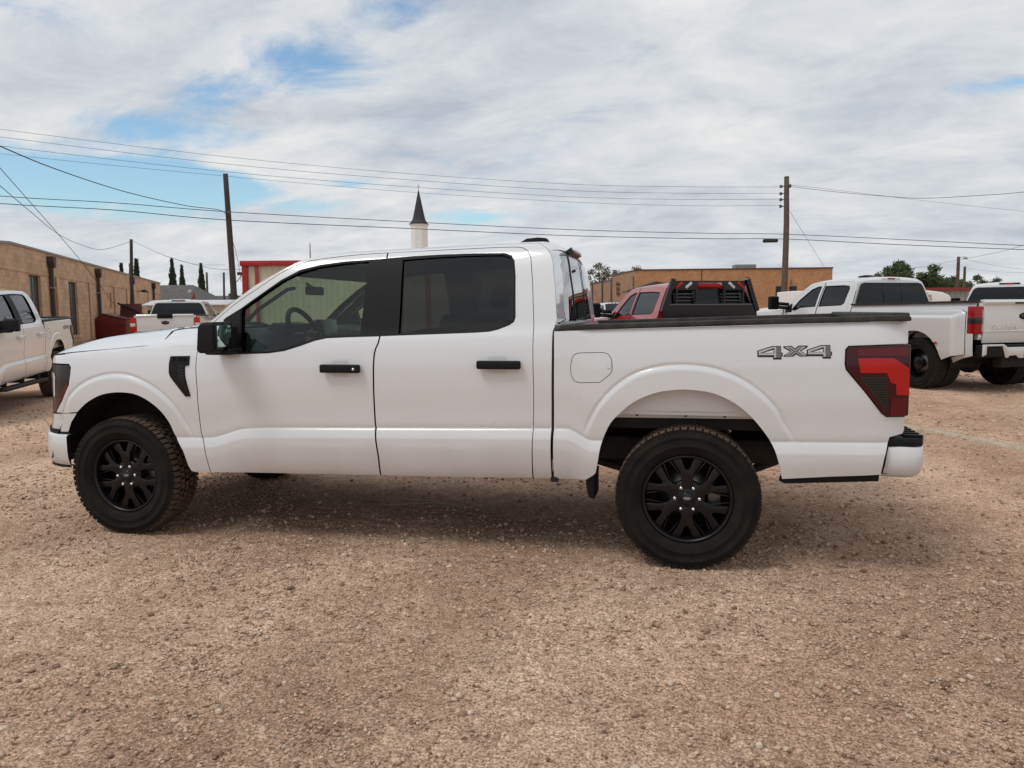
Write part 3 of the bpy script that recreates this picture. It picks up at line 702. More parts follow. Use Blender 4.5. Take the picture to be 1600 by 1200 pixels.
# rear of the roof rail rounds down
cab_rear = [(2.8174, 1.880), (2.8562, 1.8518), (2.8849, 1.8117), (2.9014, 1.7627)]+D['cab_rear'][4:]
cabside_out = roof_edge+cab_rear+[(2.80, .4800)]+list(reversed(D['rdoor_top'][1:-1]))+[(1.8435, 1.8505)]+list(reversed(D['door_top']))
bed_out = (D['bed_capb']+D['bed_rear_up']+[D['tail'][2]]+D['tail'][1::-1]+D['tail'][:5:-1]+[D['tail'][6]]+D['bed_rear_low']+D['bed_bot'][1:] +
           list(reversed(D['rarch']))+list(reversed(D['bed_lfoot']))[1:]+list(reversed(D['bed_front']))[1:-1])

def emboss_arch(far): pass
for far in (False, True):
    Wd = WID
    fen = panel('front_fender', inset(fender_out, ins), S_fen, M_white, H, grid=.03, far=far, lip=.02, feat=FEAT)
    panel('bumper_corner', inset(bumper_up, ins), S_fen, M_white, H, grid=.04, far=far)
    lamp = panel('headlight', inset(lamp_out, ins), S_fen, M_lens_grey, H, off=.004, grid=.04, far=far)
    panel('turn_lens', amber_out, S_fen, M_amber, lamp, off=.0015, grid=.03, far=far, lip=.002)
    panel('lamp_strip', [(-.70, 1.09), (-.52, 1.085), (-.505, 1.06), (-.52, .93), (-.545, .92), (-.545, 1.05), (-.70, 1.06)], S_fen, M_lens_clear, lamp, off=.001, grid=.03, far=far, lip=.002)
    # fender vent
    vt = panel('fender_vent', D['vent'], S_fen, M_black, H, off=-.007, grid=.03, far=far, lip=.010)
    panel('vent_grille', D['vent_in'], S_fen, M_gloss, vt, off=-.0085, grid=.02, far=far, lip=.001)
    if not far:
        text_mesh('F-150', .047, .0022, M_black, 'vent_lettering', vt, facing(.478, S_fen(.478, 1.18)-.0085, 1.182), space=1.05, bold=.0008, xs=.95)
        for k in range(9):
            z = 1.13-.0195*k; x = .497 if z > 1.08 else .497+(1.08-z)*.32
            box('vent_bar', x-.018, x+.018, S_fen(.5, z)-.0115, S_fen(.5, z)-.008, z-.003, z+.003, M_black, vt)
    # doors
    fd = panel('front_door', inset(fdoor_out, ins), S_cab, M_white, H, holes=[D['fglass']], grid=.035, far=far, feat=FEAT)
    rd = panel('rear_door', inset(rdoor_out, ins), S_cab, M_white, H, holes=[inset(D['rglass'], .001)], grid=.035, far=far, feat=FEAT)
    panel('window_trim', [(x+.0055 if x > 1.83 else x, z) for x, z in D['fglass']], S_cab, M_black, fd, holes=[D['fpane']], grid=.05, off=-.0012, far=far, lip=.016)
    panel('window_trim', [(x-.0055 if x < 1.87 else x, z) for x, z in D['rglass']], S_cab, M_black, rd, holes=[D['rpane']], grid=.05, off=-.0012, far=far, lip=.016)
    panel('window_glass', inset(D['fpane'], -.004), S_glass, M_glass, fd, grid=.08, off=.017, far=far, lip=0)
    panel('window_glass', inset(D['rpane'], -.004), S_glass, M_tint, rd, grid=.08, off=.017, far=far, lip=0)
    cs = panel('cab_side', inset(cabside_out, ins*.6), S_cab, M_white, H, grid=.04, far=far, lip=.02, feat=FEAT)
    # inner door structure (dark lining seen through the glass and the gaps)
    inner = [(.62, 1.365), (.7, 1.43), (.98, 1.645), (1.26, 1.80), (1.55, 1.845), (2.2, 1.865), (2.7, 1.87), (2.82, 1.83), (2.88, 1.45), (2.90, .50), (.62, .47), (.60, 1.0)]
    panel('inner_lining', inner, S_cab, M_interior, H, holes=[inset(D['fpane'], .002), inset(D['rpane'], .002)], grid=.09, off=.020, far=far, lip=.03)
    for dn, dd in (('handle1', fd), ('handle2', rd)):
        q = D[dn]; c = D[dn+'c']
        xm = sum(p[0] for p in c)/4; zm = sum(p[1] for p in c)/4
        cup = [(c[0][0]+.012, c[0][1]), (c[1][0]-.012, c[1][1]), (c[1][0], c[1][1]-.02), (c[2][0], c[2][1]+.02), (c[2][0]-.015, c[2][1]), (c[3][0]+.015, c[3][1]), (c[3][0], c[3][1]+.02), (c[0][0], c[0][1]-.02)]
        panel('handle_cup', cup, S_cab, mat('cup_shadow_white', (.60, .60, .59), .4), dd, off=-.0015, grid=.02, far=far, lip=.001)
        mb = MB(); x0, x1 = q[0][0], q[1][0]; zt = (q[0][1]+q[1][1])/2; zb_ = (q[2][1]+q[3][1])/2
        ys = S_cab(xm, zm)
        y0, y1 = (ys-.050, ys-.014) if not far else (WID-ys+.014, WID-ys+.050)
        mb.box(x0, x1, y0, y1, zb_, zt)
        hd = mb.build('handle', M_black, dd, .010, 3)
        for xx in (x0+.035, x1-.035):
            yy0, yy1 = (ys-.022, ys+.01) if not far else (WID-ys-.01, WID-ys+.022)
            MB().box(xx-.025, xx+.025, yy0, yy1, zb_+.008, zt-.008).build('handle_mount', M_black, dd, .006)
        if dn == 'handle1' and not far:
            MB().lathe([(0, 0), (.008, 0), (.009, .003)], 14, M=Matrix.Translation((x1-.035, ys-.052, zm))).build('keyhole', M_chrome, dd)
    # bed side with fuel door and tail lamp
    holes = [] if far else [inset(D['fuel'], -.0015)]
    bs = panel('bed_side', inset(bed_out, ins*.5), S_bed, M_white, H, holes=holes, grid=.03, far=far, lip=.02, feat=FEAT)
    if not far:
        fu = panel('fuel_door', inset(D['fuel'], .002), S_bed, M_white, bs, grid=.03, lip=.012)
        panel('fuel_door_tab', [(3.243, 1.150), (3.262, 1.150), (3.264, 1.178), (3.243, 1.178)], S_bed, M_white, fu, off=-.004, lip=.005)
        bg_ = panel('fuel_door_gap', inset(D['fuel'], -.004), S_bed, M_dark, fu, off=.013, lip=0)
    tl = panel('tail_light', inset(D['tail'], .004), S_bed, M_lens_dark, H, off=-.008, grid=.03, far=far, lip=.02)
    panel('brake_lens', D['tail_red'], S_bed, M_lens_red, tl, off=-.0105, grid=.03, far=far, lip=.002)
    panel('marker_lens', D['tail_top'], S_bed, M_lens_mid, tl, off=-.0105, grid=.03, far=far, lip=.002)
    panel('lower_lens', D['tail_low'], S_bed, M_lens_mid, tl, off=-.0103, grid=.03, far=far, lip=.002)
    panel('reverse_lens', D['tail_grid'], S_bed, M_lens_grey, tl, off=-.0101, grid=.03, far=far, lip=.002)
    for k in range(12):
        z = 1.105-.0135*k
        xa = 4.5795+(1.1142-z)*.806; 
        if xa > 4.715: break
        panel('lens_rib', [(xa+.006, z), (4.7175, z), (4.7175, z-.005), (xa+.006, z-.005)], S_bed, M_gloss, tl, off=-.0115, grid=.05, far=far, lip=.001)
    ye = (S_bed(4.83, 1.1)+.0, .16)
    yy = ye if not far else (WID-ye[1], WID-ye[0])
    MB().box(4.80, 4.838, min(yy), max(yy), .902, 1.283).build('lamp_end', M_lens_dark, tl, .012, 3)
    # 4x4 badge
    if not far:
        bd = panel('badge', D['b4a_black'], S_bed, M_gloss, H, off=-.0015, grid=.05, lip=.0015, step=.05)
        panel('badge_black', D['bx_black'], S_bed, M_gloss, bd, off=-.0015, grid=.05, lip=.0015, step=.05)
        panel('badge_black', D['b4b_black'], S_bed, M_gloss, bd, off=-.0015, grid=.05, lip=.0015, step=.05)
        for q in ('b4a', 'b4b'):
            panel('badge_silver', D[q+'_silver'], S_bed, M_badge_s, bd, holes=[D[q+'_hole']], off=-.0030, grid=.05, lip=.001, step=.05)
            panel('badge_grey', D[q+'_grey'], S_bed, M_badge_g, bd, off=-.0035, grid=.05, lip=.001, step=.05)
            panel('badge_paint', D[q+'_white'], S_bed, M_white, bd, off=-.0028, grid=.05, lip=.001, step=.05)
        panel('badge_silver', D['bx_silver'], S_bed, M_badge_s, bd, off=-.0030, grid=.05, lip=.001, step=.05)
        panel('badge_grey', D['bx_grey'], S_bed, M_badge_g, bd, off=-.0040, grid=.05, lip=.001, step=.05)
    # sill strips
    lowst = [(4.195, .556), (4.70, .584), (4.695, .548), (4.215, .516), (4.19, .53)]
    panel('bed_skid_strip', lowst, lambda x, z: .045, M_black, H, far=far, lip=.03)

# --- hood
HTOP = [(-.76, 1.185), (-.735, 1.195), (-.69, 1.215), (-.6, 1.25), (-.5, 1.282), (-.343, 1.32), (-.1, 1.347), (.167, 1.373), (.5, 1.395)]
SEAMP = D['hood_seam']
def hood_rear(Y):
    return lerp_tab([(.0, .20), (.045, .231), (.06, .273), (.10, .288), (.2, .262), (.33, .205), (.42, .215), (.6, .27), (1.015, .36)], Y)
def hood_rows():
    rows = []
    us = [i/44 for i in range(45)]
    ts = [0, .004, .012, .025, .045, .07, .10, .14, .19, .25, .32, .40, .5, .6, .7, .8, .9, 1.0]
    for u in us:
        row = []
        x0 = -.742+(.231+.742)*u
        zs = smooth_tab(HSEAM, x0)+.003
        yn = S_fen(x0, zs)
        top = smooth_tab(HTOP, x0)
        for t in ts:
            Y = yn+(1.015-yn)*t
            xr = -.742+(hood_rear(Y)+.742)*u
            w = max(0., 1-(Y-yn)/max(.05, (.42-yn)))
            g = (1-w**1.55)
            z = zs+(smooth_tab(HTOP, xr)-zs)*g
            q = max(0, (Y-.42)/(1.015-.42)); z += .030*q*(2-q)*sstep(-.74, -.35, xr)
            z -= .010*math.exp(-((Y-.50)/.035)**2)*sstep(-.7, -.2, xr)
            # front face bows forwards
            xr -= .135*(1-u)**3*(1-(1-t)**2)
            row.append((xr, Y, z))
        rows.append(row)
    return rows
rows = hood_rows()
full = [r+[(x, WID-y, z) for x, y, z in reversed(r[:-1])] for r in rows]
# turned-down front lip
lip0 = [(x-.012, y, z-.03) for x, y, z in full[0]]; lip1 = [(x-.006, y, z-.06) for x, y, z in full[0]]
MB().grid([lip1, lip0]+full).build('hood', M_white, H)
# seam shadow under the hood edge and the cowl
cowl = []
for t in [i/12 for i in range(13)]:
    Y = .36+(WID-.72)*t; s_ = min(t, 1-t)*2
    cowl.append((Y, hood_rear(min(Y, WID-Y)), .62-.22*(1-(1-s_)**2)))
MB().grid([[(xa-.03, Y, 1.34+.02*math.sin(math.pi*(Y/WID))) for Y, xa, xb in cowl], [(xb+.03, Y, 1.362+.015*math.sin(math.pi*(Y/WID))) for Y, xa, xb in cowl]]).build('cowl_panel', M_black, H)
MB().grid([[(x, y+.006, z-.02) for x, y, z in [(p[0], S_fen(p[0], p[1]), p[1]) for p in SEAMP[:8]]], [(p[0], S_fen(p[0], p[1])+.06, p[1]-.01) for p in SEAMP[:8]]]).build('hood_gutter', M_dark, H)

# --- roof and windscreen
def edge_pt(p):
    return (p[0], S_cab(p[0], p[1]), p[1])
re_pts = [(.56, 1.345)]+roof_edge
def section(p, bulge, crown, n=15, pw=2.6):
    x, y, z = edge_pt(p); out = []
    for i in range(n):
        t = i/(n-1); tt = 1-(1-t)**1.6 if False else t
        Y = y+(1.015-y)*(t**1.5)
        q = 1-((1.015-Y)/(1.015-y))
        out.append((x-bulge*(1-(1-q)**2), Y, z+crown*(1-(1-q)**pw)))
    return out+[(a, WID-b, c) for a, b, c in reversed(out[:-1])]
roof_rows = []
for i, p in enumerate(roof_edge[6:]):
    k = i/(len(roof_edge[6:])-1)
    roof_rows.append(section(p, .10*(1-k)**2.5, .042 if i > 0 else .030, pw=3.0))
last = roof_edge[-1]
roof_rows.append(section((2.8174, 1.880), -.012, .040, pw=3.0))
roof_rows.append(section((2.8562, 1.8518), -.015, .044, pw=3.0))
roof_rows.append(section((2.872, 1.832), -.016, .040, pw=3.0))
MB().grid(roof_rows).build('roof', M_white, H)
ws = []
for i, p in enumerate([(.56, 1.345)]+D['side_top'][:7]):
    k = i/7
    pp = (p[0]+.004, p[1]-.004)
    ws.append(section(pp, .20*(1-k)+.10*k, .010+.018*k, pw=2.2))
wsg = MB().grid([[(x, y, z) for x, y, z in r[3:-3]] for r in ws]).build('windshield', M_windsh, H)
# black frit border on the windscreen sides and top
for sl in (slice(0, 4), slice(-4, None)):
    MB().grid([[(x, y, z+.0) for x, y, z in r[sl]] for r in ws]).build('windshield_frit', M_gloss, wsg)
MB().grid([[(a*.88+b*.12, y1*.88+y2*.12, z1*.88+z2*.12-.030) for (a, y1, z1), (b, y2, z2) in zip(ws[7], ws[6])], [(x+.02, y, z-.024) for x, y, z in roof_rows[0]]]).build('windshield_header', M_gloss, wsg)

# --- back of the cab
cr = [(2.872, 1.832), (2.8849, 1.8117), (2.9014, 1.7627)]+D['cab_rear'][4:]
br = []
for p in cr:
    x, y, z = edge_pt(p); r = []
    for i in range(13):
        t = i/12; Y = y+(1.015-y)*t**1.4; q = (Y-y)/(1.015-y)
        r.append((x+.006*(1-(1-q)**2)+.0, Y, z+(.040*(1-(1-q)**3) if z > 1.7 else .040*(1-(1-q)**3)*max(0, (z-1.4)/.3))))
    br.append(r+[(a, WID-b, c) for a, b, c in reversed(r[:-1])])
MB().grid(br).build('cab_back', M_white, H)
rg = []
for z in [1.405, 1.45, 1.5, 1.55, 1.6, 1.65, 1.7, 1.75, 1.79, 1.815]:
    x = lerp_tab([(1.40, 2.948), (1.50, 2.938), (1.6, 2.928), (1.70, 2.912), (1.76, 2.905), (1.815, 2.893)], z)
    yl = lerp_tab([(1.40, .125), (1.60, .175), (1.75, .235), (1.79, .30), (1.815, .40)], z)
    r = []
    for i in range(21):
        t = i/20; Y = yl+(WID-2*yl)*t; q = abs(t-.5)*2
        r.append((x+.012-.022*q**3, Y, z+.028*(1-q**2.5)*max(0, (z-1.5)/.3)))
    rg.append(r)
rw = MB().grid(rg).build('rear_window', M_rearglass, H)
for Y in (.74, 1.29):
    pts = [(r[int((Y-.125)/(WID-.25)*20)][0]+.004, Y, r[10][2]-.0) for r in rg]
    MB().tube(pts, .0028, 5).build('window_divider', M_gloss, rw)
per = [r[0] for r in rg]+rg[-1][1:]+[r[-1] for r in reversed(rg[:-1])]+list(reversed(rg[0]))[1:]
MB().tube(per+[per[0]], .0055, 5).build('window_seal', M_gloss, rw)
# high brake light
ch = MB(); Mx = Matrix.Translation((2.905, 1.015, 1.862)) @ Matrix.Rotation(math.radians(-32), 4, 'Y')
ch.box(-.03, .03, -.21, .21, -.012, .022, Mx)
cb = ch.build('high_brake_light', M_gloss, H)
MB().box(-.020, .0345, -.055, .19, .000, .026, Mx).build('brake_lens', mat('pink_lens', (.80, .52, .54), .3), cb)
MB().box(-.020, .036, -.20, -.06, .000, .026, Mx).build('cargo_lamp_lens', M_lens_clear, cb)
# antenna fin
fin = [(2.49, 1.925), (2.53, 1.955), (2.58, 1.982), (2.66, 1.988), (2.72, 1.982), (2.75, 1.925)]
MB().prism([(x, z) for x, z in fin], 'y', .975, 1.055).build('roof_antenna', M_black, H, .008, 2)

# --- door mirror
for far in (False, True):
    mb = MB()
    def my(y): return y if not far else WID-y
    Mh = Matrix.Identity(4)
    prof = [(.775, 1.252), (.79, 1.400), (.81, 1.424), (.895, 1.428), (.906, 1.415), (.900, 1.252), (.88, 1.238), (.79, 1.238)]
    vs = []
    for y, sc_ in ((-.235, .90), (-.215, 1.0), (-.07, 1.0), (-.03, .96)):
        cx, cz = .85, 1.33
        vs.append([(cx+(x-cx)*sc_, my(y), cz+(z-cz)*sc_) for x, z in prof])
    n = len(prof)
    verts = [p for r in vs for p in r]
    faces = [(i*n+k, i*n+(k+1) % n, (i+1)*n+(k+1) % n, (i+1)*n+k) for i in range(3) for k in range(n)]+[tuple(range(n)), tuple(range(3*n, 4*n))]
    mir = MB().add(verts, faces).build('door_mirror', M_black, H, .010, 3)
    MB().box(.897, .909, min(my(-.218), my(-.052)), max(my(-.218), my(-.052)), 1.262, 1.415).build('mirror_bezel', M_gloss, mir, .004)
    gl = MB().box(.9095, .9110, min(my(-.208), my(-.062)), max(my(-.208), my(-.062)), 1.275, 1.405).build('mirror_glass', M_mirror, mir, .0005, 1)
    gl.rotation_euler = (0, 0, 0)
    # foot of the mirror on the door corner
    MB().box(.76, .93, min(my(-.12), my(.035)), max(my(-.12), my(.035)), 1.222, 1.262).build('mirror_foot', M_black, mir, .012, 3)
    MB().box(.80, .90, min(my(-.04), my(.04)), max(my(-.04), my(.04)), 1.24, 1.40).build('mirror_arm', M_black, mir, .015, 3)
    # black triangular sail in the window corner
    panel('mirror_sail', [(.80, 1.235), (.755, 1.44), (.875, 1.505), (.905, 1.235)], S_cab, M_black, mir, off=-.004, grid=.08, far=far, lip=.01)

# --- front end
grille = MB()
grille.box(-.83, -.76, .60, WID-.60, .80, 1.13)
gr = grille.build('grille', M_black, H, .03, 3)
for k in range(3):
    box('grille_bar', -.862, -.80, .62, WID-.62, .88+.09*k, .91+.09*k, M_gloss, gr, .006)
for far in (False, True):
    ya, yb = (.50, .82) if not far else (WID-.82, WID-.50)
    box('lamp_inner', -.79, -.68, ya, yb, .68, 1.17, M_lens_grey, gr, .02)
fb = []
plan = []
for i in range(15):
    x = -.405-.335*(i/14)
    plan.append((x, S_fen(x, .56)-.012))
plan = plan+[(-.80, .70), (-.86, .85), (-.875, 1.015)]
def wall_rows(plan, prof):
    """plan (x,y) swept through prof [(inset, z)]; mirrored across the centre line"""
    rows = []
    for dz_in, z in prof:
        r = []
        for i, (x, y) in enumerate(plan):
            a = plan[max(0, i-1)]; b = plan[min(len(plan)-1, i+1)]
            t = Vector((b[0]-a[0], b[1]-a[1])).normalized(); nn = Vector((t.y, -t.x))
            if nn.dot(Vector((a[0]-2, a[1]-1.0))) < 0: nn = -nn
            r.append((x-nn.x*dz_in, y-nn.y*dz_in, z))
        rows.append(r+[(x, WID-y, z) for x, y, z in reversed(r[:-1])])
    return rows
MB().grid(wall_rows(plan, [(.06, .668), (.010, .668), (.0, .655), (.0, .56), (.006, .50), (.022, .462), (.05, .445), (.12, .44)])).build('front_bumper', M_white, H)
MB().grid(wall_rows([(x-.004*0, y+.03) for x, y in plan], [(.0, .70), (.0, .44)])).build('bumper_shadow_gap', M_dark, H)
dam = []
MB().grid(wall_rows([(-.415, .11), (-.435, .115), (-.44, .35), (-.48, .8), (-.50, 1.015)], [(.0, .47), (.0, .385), (.006, .372)])).build('air_dam', M_black, H)

# --- tailgate, bumper and bed
tg = MB().box(4.790, 4.832, .125, WID-.125, .86, 1.425).build('tailgate', M_white, H, .02, 3)
MB().box(4.755, 4.838, .11, WID-.11, 1.425, 1.452).build('tailgate_cap', M_bedcap, tg, .01, 3)
MB().box(4.830, 4.842, .93, 1.10, 1.30, 1.36).build('tailgate_handle', M_black, tg, .01)
cap_f = [(2.945, 1.362), (2.975, 1.396), (4.80, 1.440), (4.822, 1.430), (4.8235, 1.4085), (4.6909, 1.4058), (4.1763, 1.3942), (3.4845, 1.3766)]
for far in (False, True):
    ya, yb = (.022, .135) if not far else (WID-.135, WID-.022)
    MB().prism(cap_f, 'y', ya, yb).build('bed_rail_cap', M_bedcap, H, .006, 2)
    ya, yb = (.105, .125) if not far else (WID-.125, WID-.105)
    MB().prism([(2.96, .90), (4.82, .90), (4.82, 1.40), (2.96, 1.36)], 'y', ya, yb).build('bed_inner_wall', M_white, H)
    # wheelhouse panel seen through the arch
    ya, yb = (.20, .215) if not far else (WID-.215, WID-.20)
    wh = MB().prism([(3.10, .842), (4.26, .852), (4.26, 1.06), (4.1, 1.14), (3.3, 1.14), (3.10, 1.06)], 'y', ya, yb).build('wheelhouse_panel', M_white, H)
    for xx in (3.50, 3.86):
        MB().prism([(xx-.030, .90), (xx+.030, .90), (xx+.030, 1.14), (xx-.030, 1.14)], 'y', ya-.010 if not far else yb, ya if not far else yb+.010).build('pressed_rib', M_white, wh, .008, 2)
    for xx in (3.40, 3.68, 3.90):
        MB().lathe([(0, 0), (.008, 0), (.008, .004)], 10, M=Matrix.Translation((xx, ya-.003 if not far else yb, .862))).build('plug', M_dark, wh)
    yr = (.215, .80) if not far else (WID-.80, WID-.215)
    # front wheel liner: a half drum with its end plate
    arc = [(.575*math.cos(math.radians(a)), .40+.575*math.sin(math.radians(a))) for a in range(10, 171, 10)]
    y0, y1, y2 = (.028, .42, .43) if not far else (WID-.028, WID-.42, WID-.43)
    ml = MB().grid([[(x, y0+.0, z) for x, z in arc], [(x, y1, z) for x, z in arc]])
    ml.add([(x, y1, z) for x, z in arc]+[(-.3, y1, .50), (.3, y1, .50)], [tuple(range(len(arc)+2))])
    ml.build('wheel_liner', M_under, H)
    # rear: dark drum behind the wheelhouse panel lip
    arc = [(3.693+.62*math.cos(math.radians(a)), .42+.44*math.sin(math.radians(a))) for a in range(0, 181, 12)]
    # mud flap and bracket
    ya, yb = (.06, .30) if not far else (WID-.30, WID-.06)
    MB().prism([(3.112, .525), (3.165, .53), (3.163, .48), (3.163, .372), (3.130, .385), (3.115, .45)], 'y', ya, yb).build('mud_flap', M_black, H, .004)
    MB().box(2.905, 2.945, ya, ya+.08, .468, .522).build('jacking_bracket', M_under, H)
    # frame rail, rear spring, shock
    yc = .55 if not far else WID-.55
    MB().box(-.75, 4.75, yc-.045, yc+.045, .53, .68).build('frame_rail', M_axle, H, .01)
    MB().tube([(3.10, yc, .52), (3.4, yc, .44), (3.693, yc, .425), (4.0, yc, .45), (4.35, yc, .60)], .028, 6).build('leaf_spring', M_axle, H)
    ys_ = .37 if not far else WID-.37
    MB().tube([(3.93, ys_, .76), (3.86, ys_, .60)], .032, 10).tube([(3.86, ys_, .62), (3.80, ys_, .40)], .022, 10).build('shock_absorber', M_axle, H)
    MB().lathe([(0, -.03), (.014, -.03), (.014, .03), (0, .03)], 10, M=Matrix.Translation((3.93, ys_-.03, .765))).build('shock_bolt', M_chrome, H)
MB().box(2.95, 4.83, .12, WID-.12, .875, .90).build('bed_floor', M_white, H)
MB().box(2.955, 2.985, .12, WID-.12, .90, 1.385).build('bed_front_wall', M_white, H)
# bed underside
MB().box(3.0, 4.78, .22, WID-.22, .78, .872).build('bed_underside', M_under, H)
# rear bumper
planr = [(4.742, .060), (4.80, .050), (4.87, .058), (4.915, .085), (4.938, .14), (4.95, .35), (4.955, 1.015)]
def wall_rows_r(plan, prof):
    rows = []
    for d_, z, sh in prof:
        r = []
        for i, (x, y) in enumerate(plan):
            a = plan[max(0, i-1)]; b = plan[min(len(plan)-1, i+1)]
            t = Vector((b[0]-a[0], b[1]-a[1])).normalized(); nn = Vector((t.y, -t.x))
            r.append((x-nn.x*d_-sh*(1-i/(len(plan)-1)) if i == 0 else x-nn.x*d_, y-nn.y*d_, z))
        rows.append(r+[(x, WID-y, z) for x, y, z in reversed(r[:-1])])
    return rows
rbp = MB().grid(wall_rows_r(planr, [(.03, .737, 0), (.008, .737, 0), (.0, .730, 0), (.0, .64, .012), (.010, .59, .022), (.045, .565, .030), (.12, .560, .03)])).build('rear_bumper', M_white, H)
for far in (False, True):
    ya, yb = (.058, .62) if not far else (WID-.62, WID-.058)
    st = MB()
    pl = [(4.735, .058), (4.742, .055), (4.87, .060), (4.915, .087), (4.935, .14), (4.948, .62), (4.80, .62), (4.80, .20), (4.735, .15)]
    if far: pl = [(x, WID-y) for x, y in pl]
    sp_ = MB().prism([(x, y) for x, y in pl], 'z', .737, .782).build('bumper_step', M_black, rbp, .006, 2)
    for k in range(7):
        yk = .10+.075*k
        yk0, yk1 = (yk, yk+.028) if not far else (WID-yk-.028, WID-yk)
        MB().box(4.825, 4.925, yk0, yk1, .782, .797).build('step_rib', M_black, sp_, .005)
MB().box(4.70, 4.76, .10, WID-.10, .58, .76).build('bumper_bracket', M_under, H)
MB().box(4.70, 4.745, .07, .12, .585, .77).build('bumper_end_seal', M_dark, H)
MB().box(4.9, 4.965, .80, 1.23, .60, .72).build('plate_recess', M_black, H, .01)

# --- wheels
w0 = make_wheel(parent=H)
def place_wheel(x, near, R0, rot, z=.395):
    w = w0 if R0 else copy_tree(w0, H)
    w.location = (x, .150 if near else WID-.150, z)
    w.rotation_euler = (0, rot, 0) if near else (0, rot, math.pi)
    return w
fwheel = place_wheel(0, True, True, math.radians(-4))
rw_near = place_wheel(3.693, True, False, math.radians(0), .405)
rw_near.scale = (1.025, 1, 1.025)
place_wheel(0, False, False, 1.0)
place_wheel(3.693, False, False, .4)
# axles, differential, floor pan, drive line
ax = MB().tube([(3.693, .30, .40), (3.693, WID-.30, .40)], .042, 12).build('rear_axle', M_axle, H)
MB().lathe([(0, -.16), (.09, -.14), (.135, -.05), (.14, .04), (.10, .13), (0, .15)], 20, axis='x', M=Matrix.Translation((3.69, 1.06, .40))).build('differential', M_axle, H)
MB().tube([(3.50, 1.06, .42), (1.9, 1.0, .50)], .04, 10).build('drive_shaft', M_axle, H)
MB().box(.62, 2.88, .14, WID-.14, .50, .56).build('floor_pan', M_under, H)
for far in (False, True):
    ya, yb = (.10, .14) if not far else (WID-.14, WID-.10)
    MB().box(.66, 2.86, ya, yb, .475, .60).build('rocker_pinch', M_under, H)
MB().prism([(.70, .56), (.74, .405), (1.5, .385), (2.15, .40), (2.35, .46), (2.35, .56)], 'y', .50, 1.55).build('transmission_skid', M_under, H)
MB().prism([(1.7, .56), (1.75, .43), (2.6, .44), (2.68, .50), (2.7, .56)], 'y', .25, .62).build('fuel_tank', M_under, H, .03)
MB().box(-.6, .55, .50, WID-.50, .54, .95).build('engine_bay', M_under, H)
MB().tube([(-.02, .25, .38), (.0, .6, .45)], .04, 8).build('control_arm', M_axle, H)
MB().tube([(2.3, 1.35, .50), (3.3, 1.4, .52), (3.7, 1.5, .62), (4.3, 1.55, .55), (4.7, 1.7, .52)], .035, 10).build('exhaust_pipe', M_axle, H)
MB().lathe([(.0, -.11), (.2, -.11), (.36, -.09), (.375, 0), (.36, .09), (.2, .11), (0, .11)], 32, axis='z', M=Matrix.Translation((4.35, 1.015, .68))).build('spare_tyre', M_rubber, H)

# --- cabin
MB().box(.62, .80, .14, WID-.14, .60, 1.30).build('firewall', M_interior, H)
dash = MB().prism([(.62, 1.30), (.70, 1.375), (.88, 1.375), (1.00, 1.345), (1.04, 1.28), (1.02, 1.12), (.95, 1.0), (.80, .95), (.62, 1.0)], 'y', .12, WID-.12).build('dashboard', M_interior, H, .02, 3)
MB().prism([(.90, 1.37), (.95, 1.415), (1.05, 1.40), (1.06, 1.36), (.95, 1.34)], 'y', .36, .74).build('instrument_hood', M_interior, dash, .012, 3)
MB().prism([(.98, 1.31), (1.0, 1.425), (1.03, 1.43), (1.055, 1.20), (1.03, 1.20)], 'y', .86, 1.18).build('centre_screen', M_gloss, dash, .008)
MB().box(1.035, 1.046, 1.42, 1.70, 1.30, 1.345).build('air_vent', M_badge_g, dash, .004)
mw = Matrix.Translation((1.095, .545, 1.335)) @ Matrix.Rotation(math.radians(-25), 4, 'Y')
sw = MB(); pts = [mw @ Vector((0, .185*math.cos(a), .185*math.sin(a))) for a in [2*math.pi*i/28 for i in range(29)]]
sw.tube(pts, .018, 8, cap=False)
swo = sw.build('steering_wheel', M_black, H)
hb = MB(); hb.box(-.05, .0, -.07, .07, -.055, .055, mw); hb.build('wheel_hub', M_black, swo, .015, 3)
for a in (0, 180, 250, 290):
    v = Vector((0, .18*math.cos(math.radians(a)), .18*math.sin(math.radians(a))))
    MB().tube([mw @ (v*.2), mw @ v], .014, 6).build('wheel_spoke', M_badge_g, swo)
MB().tube([(1.02, .545, 1.29), (.86, .545, 1.22)], .035, 8).build('steering_column', M_interior, swo)
for yc in (.56, 1.47):
    st = empty('front_seat', (1.80, yc, .62), parent=H)
    MB().box(-.28, .26, -.25, .25, .10, .30).build('seat_cushion', M_seat, st, .05, 3)
    Mb = Matrix.Translation((.26, 0, .26)) @ Matrix.Rotation(math.radians(16), 4, 'Y')
    MB().box(-.07, .08, -.25, .25, 0, .60, Mb).build('seat_back', M_seat, st, .05, 3)
    MB().box(-.04, .06, -.14, .14, .64, .84, Mb).build('headrest', M_seat, st, .04, 3)
rs = MB().box(2.35, 2.72, .20, WID-.20, .75, .95).build('rear_bench', M_seat, H, .04, 3)
MB().prism([(2.64, .93), (2.76, .93), (2.87, 1.52), (2.79, 1.54)], 'y', .22, WID-.22).build('bench_back', M_seat, rs, .02, 3)
for yc in (.5, 1.015, 1.53):
    MB().box(2.79, 2.87, yc-.13, yc+.13, 1.53, 1.68).build('bench_headrest', M_seat, rs, .03, 3)
MB().grid([[(x, y+.020*(1 if y < 1.015 else -1), z-.022) for x, y, z in r] for r in roof_rows[:-1]]).build('headliner', mat('liner_dark', (.05, .052, .053), .9), H)
MB().box(2.86, 2.885, .16, WID-.16, .6, 1.42).build('cab_back_lining', M_interior, H)
